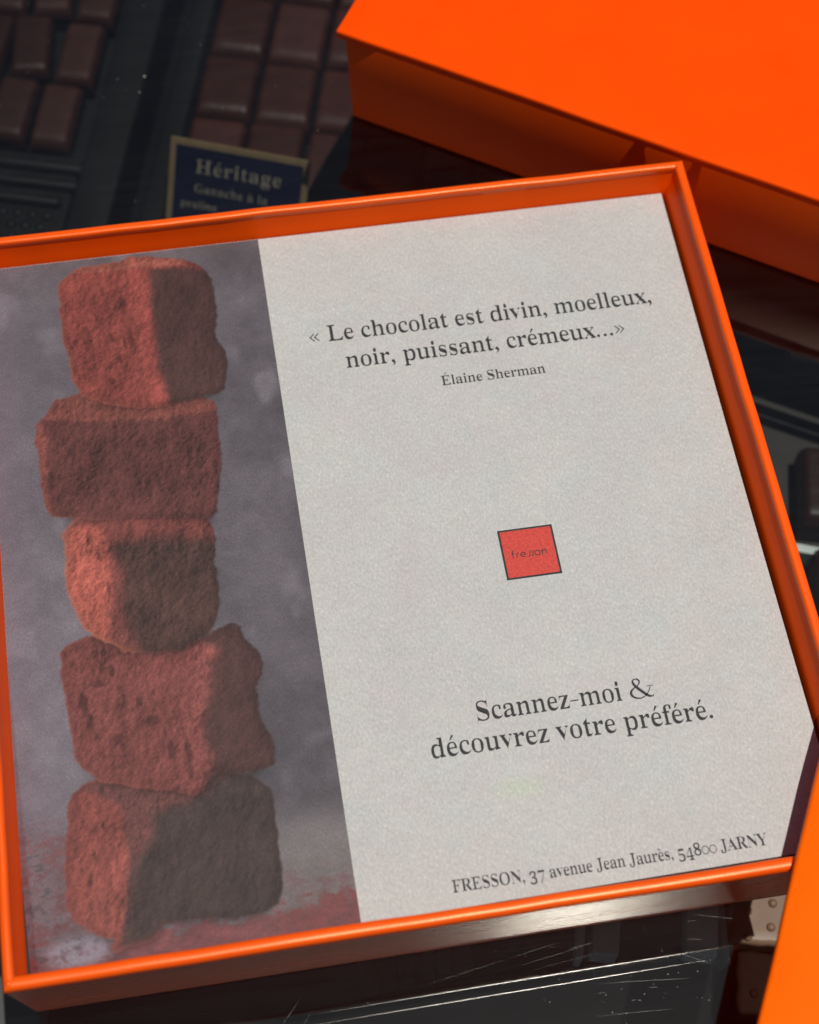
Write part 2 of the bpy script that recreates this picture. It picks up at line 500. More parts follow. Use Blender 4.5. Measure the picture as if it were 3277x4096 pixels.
# the printed photograph of the truffle tower: colours evaluated on a fine grid
PIC = json.loads('''{"out1":[[-84.8,71.6],[-84.2,73.3],[-81.5,75.5],[-78.1,77.0],[-72.1,77.3],[-67.9,77.3],[-65.4,78.6],[-61.3,78.1],[-58.1,77.3],[-53.5,76.4],[-49.8,75.0],[-46.8,72.8],[-45.2,70.6],[-44.3,67.6],[-43.7,62.9],[-43.8,58.4],[-44.6,54.0],[-45.2,49.7],[-44.3,46.8],[-43.0,44.4],[-42.8,41.1],[-43.7,36.3],[-44.7,33.2],[-46.4,32.2],[-49.8,31.6],[-54.4,30.9],[-62.5,30.0],[-67.0,30.1],[-73.9,32.2],[-77.3,34.3],[-80.7,36.1],[-82.3,39.2],[-83.5,43.7],[-83.9,48.7],[-84.5,52.0],[-84.8,57.6],[-84.9,63.2],[-85.0,68.8]],"dark1":[[-60.7,74.0],[-60.7,68.2],[-60.8,62.5],[-60.7,54.1],[-61.2,45.9],[-60.9,40.4],[-59.8,35.4],[-59.0,30.0],[-40.4,27.3],[-35.7,67.5],[-45.1,71.4],[-50.1,73.0]],"top1":[[-84.9,72.8],[-81.5,75.0],[-76.0,74.7],[-70.5,74.1],[-65.8,74.4],[-60.7,74.2],[-53.7,73.8],[-49.9,74.6],[-49.2,81.1],[-84.0,86.0]],"out2":[[-93.0,29.2],[-91.8,30.6],[-89.4,33.4],[-87.9,35.8],[-84.3,36.3],[-81.1,37.5],[-77.1,36.9],[-71.0,34.9],[-64.4,34.0],[-57.7,33.5],[-51.1,31.8],[-47.5,29.9],[-47.3,28.3],[-47.5,24.1],[-47.7,19.9],[-47.6,14.7],[-48.0,9.7],[-49.0,4.7],[-50.0,1.9],[-50.7,-2.5],[-52.2,-4.3],[-57.0,-3.1],[-65.6,-2.1],[-74.1,-1.0],[-80.1,-0.6],[-86.8,0.9],[-91.0,2.0],[-92.2,3.6],[-92.9,6.2],[-93.0,11.2],[-93.3,16.3],[-93.2,21.4],[-93.9,24.1],[-93.2,26.6]],"top2":[[-93.6,29.8],[-87.0,29.6],[-80.4,28.5],[-71.7,27.1],[-63.8,26.2],[-58.4,26.5],[-47.2,27.2],[-46.5,33.5],[-92.9,40.3]],"left2":[[-94.5,29.9],[-91.6,29.0],[-91.5,23.8],[-91.7,16.1],[-91.8,6.1],[-90.7,0.9],[-96.2,1.7]],"out3":[[-88.8,-3.3],[-87.6,-1.0],[-85.9,1.2],[-79.8,2.3],[-65.3,0.1],[-53.2,-2.1],[-52.2,-6.7],[-51.7,-9.8],[-51.8,-12.7],[-52.8,-15.9],[-52.1,-19.4],[-52.4,-24.1],[-52.6,-26.7],[-53.1,-29.0],[-54.2,-31.8],[-54.7,-33.4],[-56.2,-35.5],[-59.5,-37.3],[-62.8,-38.6],[-70.0,-38.3],[-75.1,-37.5],[-77.1,-36.7],[-79.0,-34.7],[-81.0,-33.5],[-83.4,-31.4],[-85.3,-29.4],[-87.1,-25.7],[-88.4,-21.9],[-88.8,-18.7],[-89.1,-13.9],[-88.7,-8.1]],"lit3":[[-91.2,0.0],[-80.2,-2.6],[-78.3,-5.8],[-78.1,-13.1],[-78.7,-22.8],[-79.3,-25.1],[-79.9,-29.6],[-80.1,-34.8],[-83.2,-35.5],[-92.4,-26.6],[-92.5,-20.7]],"dark3":[[-77.3,-8.4],[-73.8,-7.2],[-66.0,-7.1],[-53.8,-9.4],[-49.4,-12.1],[-51.0,-27.0],[-49.3,-30.2],[-54.8,-41.5],[-73.2,-38.7],[-74.9,-35.0],[-76.4,-23.2],[-75.1,-15.9]],"out4":[[-91.4,-34.8],[-89.8,-33.1],[-85.0,-31.5],[-81.4,-32.3],[-77.9,-34.0],[-74.9,-35.0],[-69.8,-35.8],[-62.0,-36.4],[-56.7,-35.7],[-53.4,-34.2],[-50.7,-33.2],[-48.2,-34.4],[-47.5,-37.4],[-45.3,-41.2],[-44.0,-44.8],[-44.6,-47.6],[-46.2,-50.7],[-46.7,-54.5],[-46.4,-58.4],[-44.9,-62.5],[-44.0,-67.0],[-44.8,-70.1],[-47.5,-71.3],[-50.1,-72.0],[-58.0,-70.8],[-60.1,-73.6],[-62.0,-74.9],[-64.5,-75.1],[-69.3,-73.3],[-75.6,-71.3],[-81.9,-69.8],[-85.3,-68.2],[-89.0,-65.0],[-90.5,-61.5],[-90.6,-55.0],[-90.7,-50.6],[-91.4,-45.0],[-91.8,-41.0]],"dark4":[[-54.6,-40.1],[-57.0,-43.4],[-57.9,-51.7],[-60.1,-59.6],[-60.0,-64.0],[-59.0,-66.3],[-59.7,-70.5],[-62.0,-74.9],[-60.5,-75.7],[-43.8,-78.2],[-37.9,-32.4],[-53.2,-32.5],[-57.4,-37.1]],"out5":[[-92.3,-72.9],[-91.4,-70.4],[-89.3,-68.9],[-85.2,-67.7],[-81.8,-68.2],[-75.4,-69.7],[-68.1,-71.9],[-64.3,-73.0],[-60.2,-72.0],[-57.9,-69.7],[-50.6,-72.4],[-48.3,-73.6],[-46.1,-76.3],[-45.7,-79.0],[-46.1,-84.7],[-46.0,-89.9],[-45.8,-94.5],[-46.7,-100.4],[-48.0,-103.2],[-52.1,-104.6],[-59.4,-104.9],[-66.5,-103.8],[-72.3,-103.9],[-75.4,-106.3],[-76.9,-107.5],[-81.3,-107.8],[-84.6,-108.3],[-85.3,-107.2],[-83.9,-105.5],[-88.1,-104.3],[-93.5,-99.6],[-94.4,-96.0],[-94.2,-88.5],[-93.4,-81.0]],"lit5":[[-95.4,-70.3],[-86.5,-70.7],[-80.0,-75.8],[-80.1,-83.1],[-80.5,-93.2],[-81.6,-100.5],[-82.9,-104.7],[-85.2,-109.2],[-97.7,-105.3]],"dark5":[[-74.2,-78.0],[-64.6,-76.1],[-60.4,-74.6],[-58.0,-70.8],[-38.2,-73.8],[-42.9,-108.9],[-66.5,-104.3],[-72.3,-104.4],[-75.4,-106.8],[-81.4,-108.8],[-84.2,-108.8],[-82.1,-103.8],[-80.9,-98.1],[-79.8,-90.8],[-77.5,-87.6],[-74.3,-84.0]],"horizon":[[-103.0,-74.4],[-94.2,-74.7],[-43.7,-77.2],[-30.7,-78.1]],"crumbR":[[-46.2,-96.5],[-31.5,-97.7]],"strip":[[-85.1,-108.2],[-75.4,-105.8],[-71.3,-104.0],[-59.4,-105.4],[-48.1,-104.2]],"pale":[[-99.4,-109.8],[-84.8,-104.4]],"pits":[[-68.2,62.5,1.02,3.09],[-67.1,52.8,0.79,3.61],[-68.8,51.4,0.56,2.32],[-73.0,39.5,0.93,1.13],[-70.5,46.2,0.56,1.55],[-72.2,53.0,0.46,1.55],[-82.5,-4.7,0.56,2.32],[-80.2,-10.4,0.46,1.8],[-78.8,-19.7,0.46,2.32],[-79.8,-41.4,0.81,1.93],[-87.1,-48.9,1.16,3.22],[-86.1,-53.5,1.04,2.58],[-83.1,-44.3,2.03,1.03],[-71.6,-55.7,1.97,1.55],[-79.8,-58.8,1.28,1.67],[-63.9,-64.0,1.04,3.22],[-67.8,-63.4,1.04,2.9],[-63.9,-69.3,0.7,2.25],[-74.2,-50.3,0.81,1.29],[-87.4,-85.5,0.58,1.42],[-88.8,-91.4,0.7,1.8],[-85.2,-79.2,0.46,0.9],[-70.1,-105.7,1.39,0.77]]}''')
def vnoise(X, Y, scale, seed, oct_=4, rough=0.55, sy=1.0):
    rs = np.random.RandomState(seed); tot = np.zeros_like(X); amp = 1.0; nrm = 0
    for o_ in range(oct_):
        g = rs.rand(128, 128)
        fx = (X / scale * 2 ** o_) + 37.3 * o_ + 500; fy = (Y / (scale * sy) * 2 ** o_) + 11.7 * o_ + 500
        ix = np.floor(fx).astype(int); iy = np.floor(fy).astype(int); tx = fx - ix; ty = fy - iy
        tx = tx * tx * (3 - 2 * tx); ty = ty * ty * (3 - 2 * ty)
        a = g[ix % 128, iy % 128]; b_ = g[(ix + 1) % 128, iy % 128]; c = g[ix % 128, (iy + 1) % 128]; d = g[(ix + 1) % 128, (iy + 1) % 128]
        tot += amp * ((a * (1 - tx) + b_ * tx) * (1 - ty) + (c * (1 - tx) + d * tx) * ty); nrm += amp; amp *= rough
    return tot / nrm - 0.5
def sdf(poly, X, Y):
    P = np.array(poly); d2 = np.full(X.shape, 1e9); ins = np.zeros(X.shape, bool)
    for a, b_ in zip(P, np.roll(P, -1, 0)):
        e = b_ - a; wx = X - a[0]; wy = Y - a[1]
        t = np.clip((wx * e[0] + wy * e[1]) / (e @ e + 1e-9), 0, 1)
        d2 = np.minimum(d2, (wx - e[0] * t) ** 2 + (wy - e[1] * t) ** 2)
        c = (a[1] <= Y) != (b_[1] <= Y)
        with np.errstate(divide='ignore', invalid='ignore'):
            xi = a[0] + (Y - a[1]) / (b_[1] - a[1] + 1e-12) * e[0]
        ins ^= c & (X < xi)
    return np.where(ins, 1, -1) * np.sqrt(d2)          # positive inside
def sstep(x, a, b_):
    t = np.clip((x - a) / (b_ - a), 0, 1); return t * t * (3 - 2 * t)
STEP = 0.26
PX1 = -30.35
gx = np.linspace(SX0 + .02, PX1, int((PX1 - SX0) / STEP)); 
ny_ = int(190.5 / STEP); gs = np.linspace(0.0006, 0.9994, ny_)
X = np.repeat(gx[None, :], ny_, 0)
YB_ = -111.0 + (X - SX0) / (SX1 - SX0) * 1.4
Y = YB_ + gs[:, None] * (79.45 - YB_)
def C(r, g, b_): return np.array(srgb(r, g, b_)[:3])
def lay(img, mask, col):
    col = np.asarray(col)
    return img * (1 - mask[..., None]) + (col if col.ndim == 3 else col[None, None, :]) * mask[..., None]
cl = vnoise(X, Y, 20, 1, 5, .6); cl2 = vnoise(X, Y, 6, 2, 4, .6)
img = (C(95, 89, 95)[None, None, :] * (1 + .55 * sstep(-Y, -70, 60) * sstep(-X, 60, 100))[..., None]) * (1 + 0.75 * cl + 0.45 * cl2)[..., None]  # background brightens to the lower left: gloss haze on the sheet, painted in
img = lay(img, sstep(-X, 88, 106) * 0.4, C(112, 102, 116) * 1.0)
img = lay(img, sstep(vnoise(X, Y, 11, 9, 3, .5), .12, .3) * .5, C(128, 122, 130))
hor = -74.6 - (X + 103) * 0.046
low = sstep(hor - Y, -1.5, 14)
img = lay(img, low * 0.85 * sstep(X, -70, -40), C(124, 117, 116)[None, None, :] * (1 + .5 * cl)[..., None])
img = lay(img, sstep(hor - Y, -3, 1) * (1 - sstep(hor - Y, 1, 10)) * .45 * sstep(X, -60, -45), C(70, 64, 70))
img = lay(img, low * 0.5 * (1 - sstep(X, -95, -80)), C(110, 92, 96))
img = img * (1 - .34 * np.exp(-((X + 48) / 16) ** 2 - ((Y + 66) / 17) ** 2) - .16 * np.exp(-((X + 36) / 9) ** 2 - ((Y - 72) / 14) ** 2))[..., None]
cr = vnoise(X, Y, 5, 21, 5, .75, .45) + .35 * vnoise(X, Y, 1.2, 22, 2, .6)
left_zone = (1 - sstep(X, -97, -78)) * sstep(hor - Y, -2, 10)
right_zone = sstep(-96.8 - Y + (X + 40) * -.05, -6, 8) * sstep(X, -52, -44)
img = lay(img, np.clip(left_zone * sstep(cr, -.22, .24), 0, 1) * .85, C(112, 66, 66)[None, None, :] * (1 + .9 * cl2)[..., None])
img = lay(img, np.clip(left_zone * sstep(-cr, .1, .22), 0, 1) * .5, C(58, 44, 50))
img = lay(img, np.clip(right_zone * sstep(cr, -.18, .24), 0, 1) * .8, C(110, 62, 62))
img = lay(img, np.clip(right_zone * sstep(-cr, .08, .25), 0, 1) * .4, C(70, 60, 62))
stripm = sstep(-104.0 + 1.6 * cr * 4 + (X + 60) * 0.03 - Y, -1, 2)
img = lay(img, stripm * .85, C(114, 60, 60)[None, None, :] * (1 + 1.1 * cr + .6 * cl2)[..., None])
pl = sstep(3.6 - np.hypot((X + 92.5) / 2.2, (Y + 107.2) / .9), -1.2, 1.6) * sstep(cr, -.3, .05)
img = lay(img, pl * .8, C(142, 138, 150))
tex = vnoise(X, Y, 2.6, 31, 5, .7, 1.6); fine = vnoise(X, Y, .8, 32, 2, .6); pit = vnoise(X, Y, 2.4, 33, 3, .6, 1.8); big = vnoise(X, Y, 9, 34, 3, .5); grain = vnoise(X, Y, .42, 41, 1, .5); streak = vnoise(X, Y, 1.1, 36, 4, .65, 5.0)
ew = 1.5 * vnoise(X, Y, 3.0, 35, 4, .65)
hgt_ = 1.6 * vnoise(X, Y, 4.5, 51, 6, .62, 1.25) + .5 * vnoise(X, Y, 1.0, 52, 3, .6, 1.5)
g0, g1 = np.gradient(hgt_)
relief = (g1 * 0.80 - g0 * 0.60); relief = np.clip(relief / relief.std(), -2.6, 2.6)
def shade(c, k=1.0): return 1.06 * c[None, None, :] * np.clip(1 + k * (0.30 * tex + .35 * fine + .85 * big + .35 * streak + .30 * grain + .17 * relief), .25, 3)[..., None]
def block(img, key, base, parts, pits=.5, rim=None, ridge=None):
    d = sdf(PIC[key], X, Y) + ew
    # contact shadow on what lies behind / below
    img = img * (1 - .62 * np.exp(-np.clip(-d, 0, 9) / .8) * (d < 0) * shadow_zone(key))[..., None]
    col = shade(base)
    for pk, c, soft in parts:
        dd = sdf(PIC[pk], X, Y) + ew * 1.3 + .8 * tex
        col = lay(col, sstep(dd, -soft, soft), shade(c, 1.05 if sum(c) > .12 else .7))
    col = col * (.70 + .30 * sstep(d, -.2, 2.8))[..., None]
    if ridge: col = col * (1 + .20 * np.exp(-((sdf(PIC[ridge], X, Y) + ew + 2.4) / 2.6) ** 2) * sstep(d, .5, 2))[..., None]
    for (ex_, ey_, rx_, ry_) in PIC['pits']:
        q = np.hypot((X - ex_ + .7 * ew + .8 * streak) / rx_, (Y - ey_ + .8 * tex) / ry_)
        col = col * (1 - .50 * sstep(-q, -1.25, -.55))[..., None]
    ph = sstep(pit + .25 * streak, .12, .24) * pits * .35
    col = col * (1 - .6 * ph)[..., None]
    if rim is not None:
        col = lay(col, np.exp(-np.clip(d, 0, 9) / .7) * .55 * sstep(-(X - np.array(PIC[key])[:, 0].mean()), -2, 12), rim)
    return lay(img, sstep(d, -.35, .40), col)
def shadow_zone(key):
    P = np.array(PIC[key]); lo = P[:, 1].min(); hi = P[:, 1].max()
    inx = sstep(X, P[:, 0].min() + 3, P[:, 0].min() + 9) * sstep(-X, -P[:, 0].max() + 2, -P[:, 0].max() + 6)
    return sstep(lo + (hi - lo) * .3 - Y, 0, 4) * inx
img = block(img, 'out5', C(96, 58, 55), [('dark5', C(64, 50, 47), 2.0), ('lit5', C(122, 64, 57), .9)], .4, C(150, 82, 72), 'dark5')
img = block(img, 'out4', C(114, 61, 57), [('dark4', C(72, 46, 43), 1.8)], .55, C(150, 82, 74), 'dark4')
img = block(img, 'out3', C(114, 60, 55), [('dark3', C(73, 49, 44), 2.4), ('lit3', C(162, 84, 72), 1.4)], .5, C(196, 120, 96), None)
img = block(img, 'out2', C(92, 51, 48), [('top2', C(118, 65, 57), .6), ('left2', C(128, 70, 62), .8)], .3, C(140, 80, 72))
img = block(img, 'out1', C(124, 59, 53), [('dark1', C(70, 45, 42), 1.5), ('top1', C(140, 78, 67), .7)], .5, C(160, 88, 74), 'dark1')
img = np.clip(img, .004, .9) * 1.02
Z = np.zeros_like(X)
CRE = SX0 + np.maximum(0.0, -35.0 - Y) * 2.55 / 75.0
Z = np.where(X < CRE, -(CRE - X) * 0.52, 0.0) + 0.045
ny, nx = X.shape
co = np.stack([X, Y, Z], -1).reshape(-1, 3) * MM
me = bpy.data.meshes.new('printed_picture')
idx = np.arange(ny * nx).reshape(ny, nx)
quads = np.stack([idx[:-1, :-1], idx[:-1, 1:], idx[1:, 1:], idx[1:, :-1]], -1).reshape(-1, 4)
me.vertices.add(len(co)); me.vertices.foreach_set('co', co.ravel())
me.loops.add(quads.size); me.loops.foreach_set('vertex_index', quads.ravel().astype(np.int32))
me.polygons.add(len(quads)); me.polygons.foreach_set('loop_start', np.arange(0, quads.size, 4, dtype=np.int32))
me.update(calc_edges=True)
ca = me.color_attributes.new('Col', 'FLOAT_COLOR', 'POINT')
rgba = np.concatenate([img.reshape(-1, 3), np.ones((ny * nx, 1))], 1).astype(np.float32)
ca.data.foreach_set('color', rgba.ravel())
me.materials.append(M_PICT)
o = link(bpy.data.objects.new('printed_picture', me)); o.parent = sheet_root
o['label'] = 'printed photo of five cocoa dusted truffles stacked in a tower'

